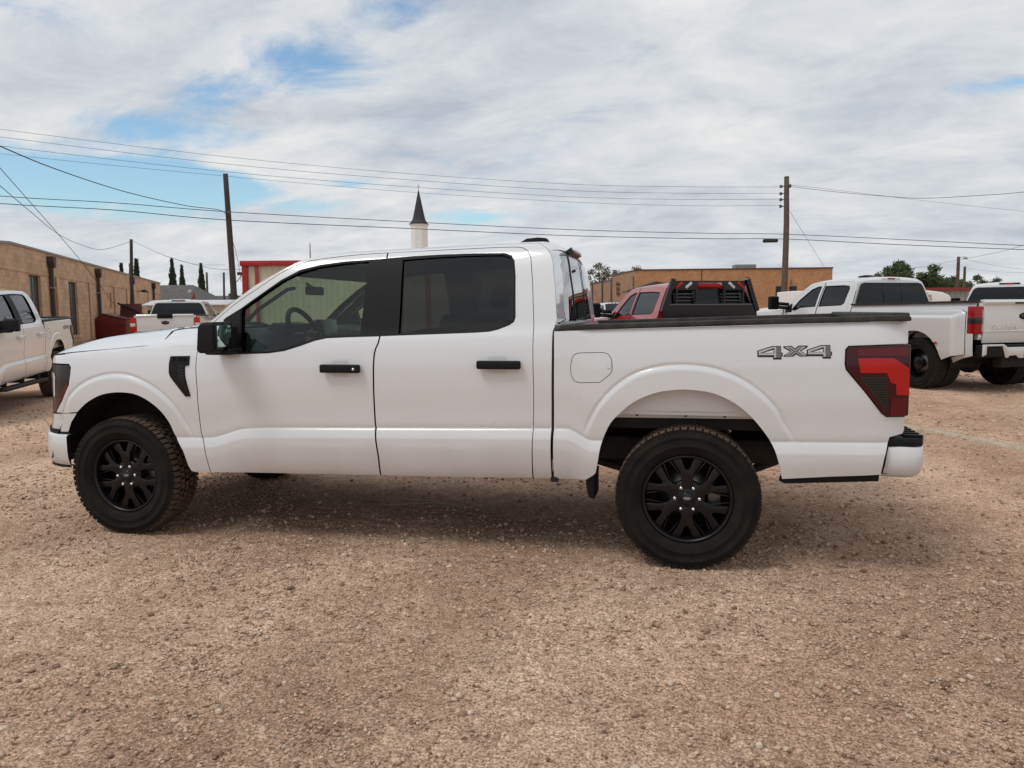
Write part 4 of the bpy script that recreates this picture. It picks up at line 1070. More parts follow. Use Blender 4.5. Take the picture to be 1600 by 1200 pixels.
MB().prism([(1.10, 1.735), (1.32, 1.825), (1.32, 1.815), (1.10, 1.722)], 'y', .36, WID-.36).build('sun_visor', M_interior2, H)
im = MB().box(.925, .955, .88, 1.14, 1.610, 1.675).build('inside_mirror', M_black, H, .012, 3)
MB().tube([(.93, 1.015, 1.66), (.87, 1.015, 1.70)], .012, 6).build('mirror_stem', M_black, im)
for yc, s_ in ((.30, 1), (WID-.30, -1)):
    MB().tube([(.86, yc-.09*s_, 1.43), (.93, yc-.075*s_, 1.50), (1.13, yc-.045*s_, 1.63), (1.18, yc-.03*s_, 1.64)], .013, 6).build('grab_handle', M_interior, H)

# ------------------------------------------------------------------ second white pickup of the same kind, on the left
M_handle_w = M_white2
left = copy_tree(hero, None, None, skip=('handle_cup',))
left.name = 'pickup_truck'
th = 2.069
left.location = (-5.80, 4.36, 0); left.rotation_euler = (0, 0, th)
tag(left, 'white pickup cut off by the left edge, with white door handles and black running board', 'pickup truck', 'white pickups')
def walk(o):
    for c in o.children:
        yield c
        yield from walk(c)
for c in walk(left):
    n = c.name.split('.')[0]
    if n in ('handle', 'handle_mount', 'front_fender', 'front_door', 'rear_door', 'cab_side', 'bed_side', 'roof', 'hood', 'fuel_door'):
        for s in c.material_slots:
            s.link = 'OBJECT'; s.material = M_white2
for far in (False, True):
    ya, yb = (-.03, .11) if not far else (WID-.11, WID+.03)
    rb = MB().prism([(.72, .37), (.80, .40), (2.80, .40), (2.88, .37), (2.80, .345), (.80, .345)], 'y', ya, yb).build('running_board', M_black, left, .01, 2)
    for xx in (1.0, 1.8, 2.6):
        MB().box(xx, xx+.05, .05 if not far else WID-.5, .5 if not far else WID-.05, .40, .50).build('board_bracket', M_under, rb)

# ------------------------------------------------------------------ the bigger pickups further off
M_treadark = mat('dark_tread', (.028, .024, .021), .9, noise=(18, .4, 4))
def S2(x, z):
    return smooth_tab([(.40, .10), (.50, .05), (.62, .015), (.80, .004), (1.10, .0), (1.28, .008), (1.40, .045), (1.55, .095), (1.75, .175), (1.90, .245), (1.95, .29), (1.985, .37), (2.0, .48)], z)
W2 = 2.03
M_lens_tall = mat('tall_red_lens', (.30, .006, .010), .18, spec=.4)
def flat(y): return lambda x, z: y
def arch(cx, cz, r, a0=0, a1=180, n=14):
    return [(cx+r*math.cos(math.radians(a0+(a1-a0)*i/n)), cz+r*math.sin(math.radians(a0+(a1-a0)*i/n))) for i in range(n+1)]
def make_big(name, label, mt, loc, rz, crx=2.8, wb=4.3, L=5.3, dually=False, group=None, detail='rear', tail_black=False, chrome=False, zt=1.46):
    t = empty(name, loc, rz)
    tag(t, label, 'pickup truck', group)
    P = lambda *a, **k: panel(*a, width=W2, **k)
    g = dict(grid=.16, step=.12)
    for far in (False, True):
        S = S2
        ar = arch(0, .43, .53)
        fend = [(-.95, 1.22), (-.60, 1.30), (.66, 1.37), (.68, .50), (.56, .50)]+ar+[(-.56, .55), (-.95, .60)]
        P('front_fender', inset(fend, .003), S, mt, t, far=far, **g)
        cr_ = crx
        fd = [(.70, 1.38), (1.02, 1.62), (1.38, 1.86), (1.60, 1.91), (1.78, 1.92), (1.78, .50), (.70, .50)]
        rd = [(1.80, 1.92), (2.40, 1.925), (cr_-.15, 1.90), (cr_-.10, 1.80), (cr_-.09, .50), (1.80, .50)]
        w1 = [(.95, 1.36), (1.12, 1.56), (1.42, 1.79), (1.60, 1.845), (1.72, 1.85), (1.72, 1.42), (1.25, 1.40), (1.08, 1.34)]
        w2 = [(1.82, 1.85), (2.38, 1.85), (cr_-.24, 1.83), (cr_-.20, 1.76), (cr_-.22, 1.48), (cr_-.30, 1.44), (1.82, 1.42)]
        d1 = P('front_door', inset(fd, .003), S, mt, t, holes=[w1], far=far, **g)
        P('window_trim', w1, S, M_black, d1, holes=[inset(w1, .018)], off=.004, far=far, grid=.2, lip=.01)
        P('window_glass', inset(w1, .012), S, M_farglass, d1, off=.014, far=far, grid=.2, lip=0)
        d2 = P('rear_door', inset(rd, .003), S, mt, t, holes=[w2], far=far, **g)
        P('window_trim', w2, S, M_black, d2, holes=[inset(w2, .018)], off=.004, far=far, grid=.2, lip=.01)
        P('window_glass', inset(w2, .012), S, M_farglass, d2, off=.014, far=far, grid=.2, lip=0)
        # roof rail and rear corner
        side = [(.66, 1.41), (.98, 1.66), (1.34, 1.91), (1.60, 1.955), (2.3, 1.975), (cr_-.12, 1.965), (cr_-.05, 1.90), (cr_-.02, 1.75), (cr_+.02, 1.43), (cr_+.02, .50), (cr_-.09, .50), (cr_-.10, 1.80), (cr_-.15, 1.90), (2.40, 1.925), (1.78, 1.92), (1.60, 1.91), (1.38, 1.86), (1.02, 1.62), (.70, 1.38)]
        P('cab_side', side, S, mt, t, far=far, **g)
        for x in (1.55, cr_-.42):
            ya, yb = (-.035, .01) if not far else (W2-.01, W2+.035)
            MB().box(x, x+.20, ya, yb, 1.17, 1.21).build('handle', mt, d1 if x < 1.7 else d2, .008)
        # bed side
        b0 = cr_+.04
        if not dually:
            ar2 = arch(wb, .43, .55)
            bd_ = [(b0, zt), (L, zt+.02), (L, .60), (wb+.62, .50), (wb+.55, .46)]+ar2[1:]+[(wb-.62, .50), (b0, .50)]
            P('bed_side', inset(bd_, .003), S, mt, t, far=far, **g)
        else:
            ar2 = arch(wb, .43, .57)
            bd_ = [(b0, zt), (L, zt+.02), (L, .60), (wb+.80, .55), (wb+.57, .46)]+ar2[1:]+[(wb-.70, .50), (b0, .50)]
            P('bed_side', inset(bd_, .003), S, mt, t, far=far, **g)
            # flared fender over the twin wheels
            fe = L-.15
            fl = [(wb-.86, .62), (wb-.80, 1.0), (wb-.62, 1.24), (wb-.40, 1.33), (fe-.10, 1.35), (fe, 1.30), (fe, .62), (wb+.56, .52)]+arch(wb, .43, .565)[1:]+[(wb-.66, .46)]
            def SF(x, z, wb=wb, fe=fe):
                u = sstep(wb-.86, wb-.5, x)*(1-sstep(fe-.09, fe-.0, x)); v = 1-sstep(1.22, 1.34, z)
                return S2(x, z)-.012-.20*min(u, 1)*v
            o = P('fender_flare', fl, SF, mt, t, far=far, grid=.035, step=.03, lip=.10)
            ya = -.235 if not far else W2+.235
            MB().lathe([(0, 0), (.03, 0), (.032, .01)], 12, M=Matrix.Translation((wb+.48, ya, .80)) @ Matrix.Diagonal((1.2, 1, .6, 1))).build('side_marker', M_lens_red, o)
        ya, yb = (.0, .10) if not far else (W2-.10, W2)
        MB().prism([(b0, zt-.02), (b0, zt+.012), (L, zt+.034), (L, zt)], 'y', ya+.012 if not far else ya, yb if not far else yb-.012).build('bed_rail_cap', M_bedcap if not far else M_bedcap, t)
        ya, yb = (.10, .12) if not far else (W2-.12, W2-.10)
        MB().box(b0, L, ya, yb, .9, zt).build('bed_inner_wall', mt, t)
        # wheel wells
        for cx in (0, wb):
            y0, y1 = (.03, .50) if not far else (W2-.03, W2-.50)
            a_ = arch(cx, .43, .575, -5, 185, 12)
            ml = MB().grid([[(x, y0, z) for x, z in a_], [(x, y1, z) for x, z in a_]])
            ml.add([(x, y1, z) for x, z in a_], [tuple(range(len(a_)))])
            ml.build('wheel_liner', M_under, t)
        # tail lamps, tall
        ya, yb = (-.004, .17) if not far else (W2-.17, W2+.004)
        tl = MB().box(L-.13, L+.035, ya, yb, .95, 1.40).build('tail_light', M_lens_tall if not tail_black else M_lens_red, t, .02, 3)
        MB().box(L-.11, L+.042, ya-.006 if not far else ya+.03, yb-.03 if not far else yb+.006, 1.12, 1.22).build('lens_band', M_lens_grey if not tail_black else M_lens_clear, tl, .004)
        if dually:
            for k in range(12):
                yy = yb-.035 if not far else ya+.01
                MB().box(L+.033, L+.039, yy, yy+.022, 1.00+.029*k, 1.014+.029*k).build('light_bead', M_label, tl)
        # mirrors
        ys_ = -1 if not far else 1
        base = 0.0 if not far else W2
        mi = MB().box(.72, .84, min(base+ys_*.42, base+ys_*.20), max(base+ys_*.42, base+ys_*.20), 1.37, 1.66).build('door_mirror', M_black, t, .03, 3)
        for zz in (1.42, 1.50):
            MB().tube([(.80, base+ys_*.22, zz), (.86, base-ys_*.02, zz-.02)], .042, 6).build('mirror_arm', M_black, mi)
        MB().box(.842, .846, min(base+ys_*.40, base+ys_*.22), max(base+ys_*.40, base+ys_*.22), 1.41, 1.63).build('mirror_glass', M_farglass, mi)
        P('mirror_sail', [(.75, 1.30), (.74, 1.42), (.92, 1.50), (.98, 1.32)], S2, M_black, mi, off=-.004, far=far, grid=.2, lip=.004)
    # hood, windscreen, roof, back
    hr = []
    for i in range(10):
        u = i/9; x = -.93+u*1.55; r = []
        for k in range(13):
            q = k/12; Y = .02+(W2-.04)*q; s_ = 1-abs(q-.5)*2
            z0 = 1.235+.14*u**.7
            r.append((x-(.05+.10*(1-u))*(1-(1-s_)**2)*(1 if u < .2 else .5)+.0, Y, z0-.02+(.115 if s_ > .12 else .115*(s_/.12)**.5)*(.25+.75*sstep(0, .25, u))))
        hr.append(r)
    MB().grid(hr).build('hood', mt, t)
    def sec(x, z, bulge, crown):
        y = S2(x, z); r = []
        for k in range(15):
            q = k/14; s_ = 1-abs(2*q-1)
            r.append((x-bulge*(1-(1-s_)**2), y+(W2-2*y)*q, z+crown*(1-(1-s_)**2.6)))
        return r
    MB().grid([sec(.66, 1.41, .16, .0), sec(.98, 1.66, .13, .02), sec(1.34, 1.91, .10, .04)]).build('windshield', M_farglass, t)
    MB().grid([sec(1.34, 1.91, .10, .04), sec(1.60, 1.955, .03, .05), sec(2.3, 1.975, 0, .045), sec(crx-.12, 1.965, 0, .04), sec(crx-.05, 1.90, -.01, .05)]).build('roof', mt, t)
    MB().grid([sec(crx-.05, 1.90, -.01, .05), sec(crx-.02, 1.75, 0, .02), sec(crx+.02, 1.43, 0, .0), sec(crx+.02, .60, 0, .0)]).build('cab_back', mt, t)
    gw = []
    for z, yl, x in ((1.47, .14, crx+.022), (1.50, .13, crx+.020), (1.65, .19, crx+.003), (1.80, .25, crx-.018), (1.86, .29, crx-.03), (1.885, .36, crx-.035)):
        gw.append([(x+.012, yl+(W2-2*yl)*k/10, z) for k in range(11)])
    rw_ = MB().grid(gw).build('rear_window', M_farglass, t)
    for yy in (.80, 1.23):
        MB().tube([(crx+.038, yy, 1.48), (crx+.018, yy, 1.65), (crx-.010, yy, 1.87)], .006, 5).build('window_divider', M_gloss, rw_)
    cl = MB().box(crx-.085, crx-.03, .80, 1.23, 1.945, 1.985).build('high_brake_light', M_label if dually else M_gloss, t, .006)
    MB().box(crx-.032, crx-.024, .93, 1.10, 1.95, 1.98).build('brake_lens', M_lens_red, cl)
    for yy in (.62, 1.41):
        MB().box(crx-.45, crx-.30, yy-.05, yy+.05, 2.0, 2.03).build('roof_marker', M_black, t, .01)
    # tailgate
    tg_ = MB().box(L-.01, L+.028, .175, W2-.175, .80, zt+.02).build('tailgate', mt, t, .012, 3)
    MB().prism([(L-.05, zt+.02), (L-.05, zt+.042), (L+.025, zt+.045), (L+.060, zt+.005), (L+.028, zt-.055)], 'y', .17, W2-.17).build('tailgate_spoiler', mt, tg_, .006)
    MB().box(L+.026, L+.036, .19, W2-.19, .985, 1.0).build('tailgate_crease', mt, tg_, .004)
    MB().lathe([(0, 0), (.115, 0), (.12, .010)], 28, axis='x', M=Matrix.Translation((L+.040, 1.015, 1.235)) @ Matrix.Diagonal((-1, 1, .47, 1))).build('emblem', M_black if not chrome else M_badge_g, tg_)
    text_mesh('Ford', .085, .001, M_badge_g, 'emblem_lettering', tg_, Matrix.Translation((L+.0425, 1.015, 1.235)) @ Matrix.Rotation(math.radians(90), 4, 'Z') @ Matrix.Rotation(math.radians(90), 4, 'X'))
    if dually:
        for wd, yc in (('SUPER', .60), ('DUTY', 1.46)):
            text_mesh(wd, .115, .007, mt, 'tailgate_lettering', tg_, Matrix.Translation((L+.030, yc, 1.065)) @ Matrix.Rotation(math.radians(90), 4, 'Z') @ Matrix.Rotation(math.radians(90), 4, 'X'), space=1.45, bold=.003, xs=1.25)
        MB().box(L+.05, L+.066, .78, 1.25, zt-.025, zt+.0).build('tailgate_handle', M_black, tg_)
    else:
        MB().box(L-.0, L+.066, .79, 1.24, zt-.09, zt+.05).build('tailgate_handle', M_black, tg_, .01)
    # bumper
    bp_ = MB().box(L+.01, L+.17, .04, W2-.04, .58, .78).build('rear_bumper', M_black, t, .02, 3)
    if dually:
        for s_ in (0, 1):
            f_ = (lambda v: v) if s_ == 0 else (lambda v: W2-v)
            MB().prism([(f_(.02), .60), (f_(.02), .79), (f_(.44), .79), (f_(.52), .74), (f_(.86), .74), (f_(.86), .56), (f_(.76), .56), (f_(.70), .61), (f_(.56), .60), (f_(.54), .57), (f_(.49), .57), (f_(.42), .76), (f_(.10), .76), (f_(.10), .63)], 'x', L+.165, L+.185).build('bumper_skin', mt, bp_, .006)
    else:
        MB().box(L+.165, L+.18, .05, .75, .60, .76).build('bumper_skin', M_chrome if chrome else mt, bp_, .006)
        MB().box(L+.165, L+.18, W2-.75, W2-.05, .60, .76).build('bumper_skin', M_chrome if chrome else mt, bp_, .006)
    # front end
    gr_ = MB().box(-1.02, -.93, .10, W2-.10, .62, 1.22).build('grille', M_black, t, .03, 3)
    for k in range(3): MB().box(-1.045, -1.02, .45, W2-.45, .72+.14*k, .79+.14*k).build('grille_bar', M_chrome, gr_, .01)
    for y_ in (.08, W2-.42): MB().box(-1.03, -.93, y_, y_+.34, .86, 1.14).build('headlight', M_lens_clear, gr_, .02)
    MB().box(-1.10, -.90, .04, W2-.04, .50, .74).build('front_bumper', mt, t, .03, 3)
    MB().box(.62, L-.1, .16, W2-.16, .55, .66).build('underbody', M_under, t)
    MB().box(b0, L-.01, .11, W2-.11, .86, .9).build('bed_floor', mt, t)
    MB().tube([(wb, .2, .42), (wb, W2-.2, .42)], .055, 10).build('rear_axle', M_axle, t)
    MB().lathe([(0, -.2), (.12, -.16), (.19, -.05), (.19, .05), (.12, .16), (0, .18)], 18, axis='x', M=Matrix.Translation((wb, 1.0, .42))).build('differential', M_axle, t)
    MB().box(L-.12, L+.05, .55, W2-.55, .40, .60).build('tow_hitch', M_under, t, .02)
    for x, ys in ((0, (.14, W2-.14)), (wb, (.14, W2-.14) if not dually else (-.02, .27, W2-.27, W2+.02))):
        for y in ys:
            near = y < 1
            w = empty('wheel', parent=t)
            for c in w0.children:
                q = c.name.split('.')[0]
                if q in ('emblem', 'emblem_lettering'): continue
                if dually and x > 1 and q in ('spoke', 'lug_nut', 'centre_cap', 'brake_caliper'): continue
                o = c.copy(); COL.objects.link(o); o.parent = w
                if q == 'tread':
                    o.material_slots[0].link = 'OBJECT'; o.material_slots[0].material = M_treadark
            w.location = (x, y, .43); w.scale = (1.09, 1.0, 1.09)
            w.rotation_euler = (0, .3+x, 0) if near else (0, .3, math.pi)
    return t
RD = math.radians
dually = make_big('dual_wheel_pickup', 'white heavy pickup with flared twin rear wheels and embossed tailgate lettering, at the right', M_silver, (5.45, 14.34, .09), RD(-61.4), 2.8, 4.7, 5.7, True, 'white pickups')
ramt = make_big('pickup_truck', 'red pickup seen over the bed rail, with a black headache rack behind its cab', M_red, (1.81, 12.07, -.04), RD(-63.7), 3.0, 4.25, 5.35, False, zt=1.36)
ahead = make_big('pickup_truck', 'silver white pickup facing away beyond the hood, black oval emblem on its tailgate', M_silver, (-15.67, 21.35, -.03), RD(-63.7), 2.95, 4.1, 5.3, False, 'white pickups', tail_black=True)
fart = make_big('pickup_truck', 'white pickup showing only roof and dark rear window behind the twin wheel pickup', M_white2, (11.45, 19.5, .07), RD(-113), 2.8, 4.1, 5.3, False, 'white pickups')
onc = make_big('pickup_truck', 'small pale silver pickup facing the camera beyond the red pickup, left of its big mirror', M_silver, (.9, 44.0, -.05), RD(118), 2.8, 4.1, 5.3, False, 'white pickups')
for k in range(5):
    MB().box(1.36, 1.44, .55+.23*k, .61+.23*k, 1.985, 2.02).build('roof_lamp', M_amber, onc, .01)
# exhaust-style stub antenna and roof fin of the big white pickup
MB().prism([(2.35, 2.0), (2.42, 2.035), (2.60, 2.045), (2.66, 2.0)], 'y', .55, .72).build('roof_antenna', M_gloss, dually, .012)

# headache rack, a rack bolted behind the red cab
rk_ = empty('headache_rack', parent=ramt)
RX = 3.07
def rp(mb, pts, w=.05, d=.05):
    for (y0, z0), (y1, z1) in zip(pts, pts[1:]):
        a = Vector((0, y0, z0)); b = Vector((0, y1, z1)); dd = (b-a).normalized(); n = Vector((0, -dd.z, dd.y))
        vs = []
        for p in (a, b):
            for s1, s2 in ((-1, 0), (1, 0), (1, 1), (-1, 1)):
                vs.append((RX+s2*d, p.y+n.y*s1*w/2, p.z+n.z*s1*w/2))
        mb.add(vs, [(0, 1, 2, 3), (7, 6, 5, 4), (0, 4, 5, 1), (1, 5, 6, 2), (2, 6, 7, 3), (3, 7, 4, 0)])
    return mb
rp(MB(), [(.10, 1.48), (.30, 2.05)], .075, .07).build('rack_post', M_gloss, rk_)
rp(MB(), [(1.93, 1.48), (1.73, 2.05)], .075, .07).build('rack_post', M_gloss, rk_)
for y in (.13, 1.90):
    MB().tube([(RX-.02, y, 1.50), (RX-.02, y+(.19 if y < 1 else -.19), 2.04)], .018, 6).build('rack_brace', M_badge_g, rk_)
MB().prism([(.06, 1.15), (.14, 1.62), (1.89, 1.62), (1.97, 1.15)], 'x', RX, RX+.05).build('rack_base', M_gloss, rk_)
MB().box(RX+.052, RX+.058, .22, 1.81, 1.595, 1.61).build('rack_base_edge', M_badge_g, rk_)
tp = MB().prism([(.30, 2.02), (1.73, 2.02), (1.68, 1.86), (1.30, 1.86), (1.24, 1.985), (.79, 1.985), (.73, 1.86), (.35, 1.86)], 'x', RX, RX+.02).build('rack_header', M_gloss, rk_)
for y0, s_, mt_ in ((.42, 1, M_lens_red), (.60, 1, M_lens_clear), (1.43, -1, M_lens_clear), (1.61, -1, M_lens_red)):
    Mt = Matrix.Translation((RX+.024, y0, 1.94)) @ Matrix.Rotation(RD(40*s_), 4, 'X')
    MB().box(-.006, .008, -.075, .075, -.025, .025, Mt).build('rack_lamp', mt_, rk_, .012, 3)
for y in (.37, .745, 1.285, 1.66):
    MB().box(RX, RX+.03, y-.018, y+.018, 1.60, 1.88).build('rack_upright', M_gloss, rk_)
for ya, yb in ((.39, .73), (1.30, 1.64)):
    for k in range(4):
        Mt = Matrix.Translation((RX+.012, 0, 1.665+.062*k)) @ Matrix.Rotation(RD(35), 4, 'Y')
        MB().box(-.012, .012, ya, yb, -.004, .004, Mt).build('louver', M_gloss, rk_)
cbl = MB().box(2.99, 3.06, .80, 1.23, 1.905, 1.972).build('rack_brake_light', M_lens_red, rk_, .008)

# ------------------------------------------------------------------ ground
def lattice(shape, rs): return rs.random(shape)
def vnoise(X, Y, scale, seed, n=256):
    rs = np.random.default_rng(seed); T = rs.random((n, n)).astype(np.float32)
    u = X/scale; v = Y/scale
    i = np.floor(u).astype(int); j = np.floor(v).astype(int); fu = u-i; fv = v-j
    fu = fu*fu*(3-2*fu); fv = fv*fv*(3-2*fv)
    i0, i1, j0, j1 = i % n, (i+1) % n, j % n, (j+1) % n
    return (T[i0, j0]*(1-fu)+T[i1, j0]*fu)*(1-fv)+(T[i0, j1]*(1-fu)+T[i1, j1]*fu)*fv-.5
def ground_z(X, Y):
    X = np.asarray(X, float); Y = np.asarray(Y, float)
    far = np.clip((np.hypot(X-3, Y-2)-2)/14, 0, 1)
    z = .030*far*vnoise(X, Y, 4.1, 1)+.016*vnoise(X, Y, 1.3, 2)+.010*vnoise(X, Y, .45, 3)
    z += .085*np.exp(-(((X-8)/4.5)**2+((Y-12)/5)**2))-.035*np.exp(-(((X-.5)/4)**2+((Y-13)/4)**2))
    # wheels rest in slight hollows at zero level
    w = np.exp(-((Y-.15)/.45)**2)*(np.exp(-(X/.5)**2)+np.exp(-((X-3.69)/.5)**2))
    return z*(1-np.clip(w, 0, 1))-.003
def axis(lo, hi, step, lim, grow):
    a = list(np.arange(lo, hi, step)); s = step; x = a[-1]; up = []
    while x < lim[1]:
        s *= grow; x += s; up.append(x)
    s = step; x = lo; dn = []
    while x > lim[0]:
        s *= grow; x -= s; dn.append(x)
    return np.array(dn[::-1]+a+up)
xs = axis(.6, 6.6, .0115, (-900, 900), 1.045)
ys = axis(-2.6, .9, .0115, (-300, 1500), 1.045)
X, Y = np.meshgrid(xs, ys, indexing='ij')
Z = ground_z(X, Y)
fine = (np.clip((X-xs[0])*0+1, 0, 1))
near = np.exp(-np.clip(np.hypot((X-3.6)/4.5, (Y+1.0)/4.0)-1, 0, None)*1.2)
clod = np.clip(vnoise(X, Y, .055, 5)+.5*vnoise(X, Y, .11, 6)-.12, 0, None)
Z += near*(.0080*vnoise(X, Y, .022, 7)+.009*vnoise(X, Y, .06, 8)+.030*clod**1.3)
gme = bpy.data.meshes.new('ground')
nx, ny = X.shape
co = np.stack([X, Y, Z], -1).reshape(-1, 3).astype(np.float32)
idx = np.arange(nx*ny).reshape(nx, ny)
q = np.stack([idx[:-1, :-1], idx[1:, :-1], idx[1:, 1:], idx[:-1, 1:]], -1).reshape(-1, 4)
gme.vertices.add(len(co)); gme.vertices.foreach_set('co', co.ravel())
gme.loops.add(q.size); gme.loops.foreach_set('vertex_index', q.ravel().astype(np.int32))
gme.polygons.add(len(q)); gme.polygons.foreach_set('loop_start', np.arange(0, q.size, 4, dtype=np.int32))
gme.polygons.foreach_set('use_smooth', np.ones(len(q), bool))
gme.update(calc_edges=True)
def dirt_material(name, dark=1.0, stone=False):
    m = bpy.data.materials.new(name); m.use_nodes = True
    nt = m.node_tree; b = nt.nodes['Principled BSDF']; b.inputs['Roughness'].default_value = 0.95
    b.inputs['Specular IOR Level'].default_value = .25
    tc = nt.nodes.new('ShaderNodeTexCoord')
    def nz(s, d, r=.6, sc=(1, 1, 1)):
        mp = nt.nodes.new('ShaderNodeMapping'); mp.inputs['Scale'].default_value = sc
        nt.links.new(tc.outputs['Object'], mp.inputs[0])
        n = nt.nodes.new('ShaderNodeTexNoise'); n.inputs['Scale'].default_value = s; n.inputs['Detail'].default_value = d
        n.inputs['Roughness'].default_value = r; nt.links.new(mp.outputs[0], n.inputs['Vector']); return n.outputs['Fac']
    def ramp(f, a, ca, z, cz, mid=None):
        r = nt.nodes.new('ShaderNodeValToRGB'); r.color_ramp.elements[0].position = a; r.color_ramp.elements[0].color = (*ca, 1)
        r.color_ramp.elements[1].position = z; r.color_ramp.elements[1].color = (*cz, 1)
        if mid: e = r.color_ramp.elements.new(mid[0]); e.color = (*mid[1], 1)
        nt.links.new(f, r.inputs[0]); return r.outputs[0]
    def mix(a, b_, f=1.0, mode='MULTIPLY'):
        x = nt.nodes.new('ShaderNodeMix'); x.data_type = 'RGBA'; x.blend_type = mode
        if isinstance(f, float): x.inputs[0].default_value = f
        else: nt.links.new(f, x.inputs[0])
        for s, v in ((6, a), (7, b_)):
            if isinstance(v, tuple): x.inputs[s].default_value = (*v, 1)
            else: nt.links.new(v, x.inputs[s])
        return x.outputs[2]
    big = ramp(nz(.42, 7, .62), .36, (.55, .362, .245), .66, (.80, .590, .430), (.5, (.68, .475, .335)))
    med = ramp(nz(3.2, 7, .7), .32, (.80, .76, .73), .66, (1.06, 1.05, 1.04))
    fin = ramp(nz(95, 4, .75), .36, (.26, .22, .19), .64, (1.60, 1.64, 1.66), (.5, (.98, .98, .98)))  # fine grain tone; its dark end also paints in shaded crevices between grains
    c = mix(big, med, .9); c = mix(c, fin, .95)
    vo = nt.nodes.new('ShaderNodeTexVoronoi'); vo.inputs['Scale'].default_value = 62; vo.inputs['Randomness'].default_value = 1
    nt.links.new(tc.outputs['Object'], vo.inputs['Vector'])
    sp = nt.nodes.new('ShaderNodeSeparateColor'); nt.links.new(vo.outputs['Color'], sp.inputs[0])
    c = mix(c, ramp(sp.outputs[0], .0, (.74, .70, .68), 1.0, (1.20, 1.20, 1.20), (.5, (.97, .96, .95))), .8)
    c = mix(c, ramp(nz(17, 6, .7), .34, (.76, .70, .66), .60, (1.06, 1.05, 1.05)), .75)
    # soft paler tracks packed by tyres
    c = mix(c, ramp(nz(.9, 3, .5, (1, .28, 1)), .40, (.86, .84, .82), .60, (1.10, 1.10, 1.11)), 1.0)
    # reddish clods
    c = mix(c, (.33, .17, .095), ramp(nz(7.5, 6, .75), .56, (0, 0, 0), .70, (.75, .75, .75)), 'MIX')
    nt.links.new(c, b.inputs['Base Color'])
    bp = nt.nodes.new('ShaderNodeBump'); bp.inputs['Strength'].default_value = 1.0; bp.inputs['Distance'].default_value = .010
    nt.links.new(nz(85, 6, .7), bp.inputs['Height'])
    bp2 = nt.nodes.new('ShaderNodeBump'); bp2.inputs['Strength'].default_value = .8; bp2.inputs['Distance'].default_value = .035
    nt.links.new(nz(11, 8, .72), bp2.inputs['Height']); nt.links.new(bp.outputs[0], bp2.inputs['Normal'])
    nt.links.new(bp2.outputs[0], b.inputs['Normal'])
    return m
M_dirt = dirt_material('tan_dirt')
ground = link('ground', gme, M_dirt)
tag(ground, 'bare tan gravel and dirt lot', kind='structure')

# loose stones and clods lying on the dirt
def stone_field(name, n, region, smin, smax, seed, subdiv, label):
    rs = np.random.default_rng(seed)
    bm = bmesh.new(); bmesh.ops.create_icosphere(bm, subdivisions=subdiv, radius=1.0)
    bv = np.array([v.co[:] for v in bm.verts]); bf = np.array([[v.index for v in f.verts] for f in bm.faces]); bm.free()
    x0, x1, y0, y1 = region
    px = rs.uniform(x0, x1, n*3); py = rs.uniform(y0, y1, n*3)
    dens = vnoise(px, py, .5, seed+1)+.6*vnoise(px, py, .16, seed+2)+.5
    keep = rs.random(n*3) < np.clip(dens, .05, 1); px, py = px[keep][:n], py[keep][:n]
    n = len(px)
    s = smin*(smax/smin)**(rs.random(n)**1.9)
    sc = np.stack([s*rs.uniform(.7, 1.35, n), s*rs.uniform(.7, 1.35, n), s*rs.uniform(.45, .85, n)], -1)
    a = rs.uniform(0, 6.28, n); ca, sa = np.cos(a), np.sin(a)
    V = bv[None]*sc[:, None]*(1+rs.uniform(-.28, .28, (n, len(bv), 1)))
    x = V[..., 0]*ca[:, None]-V[..., 1]*sa[:, None]; y = V[..., 0]*sa[:, None]+V[..., 1]*ca[:, None]
    gz = ground_z(px, py)
    V = np.stack([x+px[:, None], y+py[:, None], V[..., 2]+(gz+sc[:, 2]*.25+.002)[:, None]], -1).reshape(-1, 3)
    Fc = (bf[None]+(np.arange(n)*len(bv))[:, None, None]).reshape(-1, 3)
    me = bpy.data.meshes.new(name)
    me.vertices.add(len(V)); me.vertices.foreach_set('co', V.astype(np.float32).ravel())
    me.loops.add(Fc.size); me.loops.foreach_set('vertex_index', Fc.ravel().astype(np.int32))
    me.polygons.add(len(Fc)); me.polygons.foreach_set('loop_start', np.arange(0, Fc.size, 3, dtype=np.int32))
    me.update(calc_edges=True)
    at = me.attributes.new('tone', 'FLOAT', 'POINT'); at.data.foreach_set('value', np.repeat(rs.random(n), len(bv)).astype(np.float32))
    o = link(name, me, M_stone); tag(o, label, kind='stuff'); return o
M_stone = mat('stone_mix', (.3, .22, .16), .95)
nt = M_stone.node_tree; a_ = nt.nodes.new('ShaderNodeAttribute'); a_.attribute_name = 'tone'
r_ = nt.nodes.new('ShaderNodeValToRGB'); r_.color_ramp.elements[0].color = (.20, .11, .07, 1); r_.color_ramp.elements[1].color = (.62, .50, .40, 1); r_.color_ramp.elements[1].position = 1
for p_, c_ in ((.15, (.36, .23, .15)), (.60, (.58, .41, .28)), (.90, (.64, .48, .35))):
    e_ = r_.color_ramp.elements.new(p_); e_.color = (*c_, 1)
nt.links.new(a_.outputs['Fac'], r_.inputs[0])
n_ = nt.nodes.new('ShaderNodeTexNoise'); n_.inputs['Scale'].default_value = 120; n_.inputs['Detail'].default_value = 3
tc_ = nt.nodes.new('ShaderNodeTexCoord'); nt.links.new(tc_.outputs['Object'], n_.inputs['Vector'])
mp_ = nt.nodes.new('ShaderNodeMapRange'); mp_.inputs[1].default_value = .3; mp_.inputs[2].default_value = .7; mp_.inputs[3].default_value = .6; mp_.inputs[4].default_value = 1.25
nt.links.new(n_.outputs['Fac'], mp_.inputs[0])
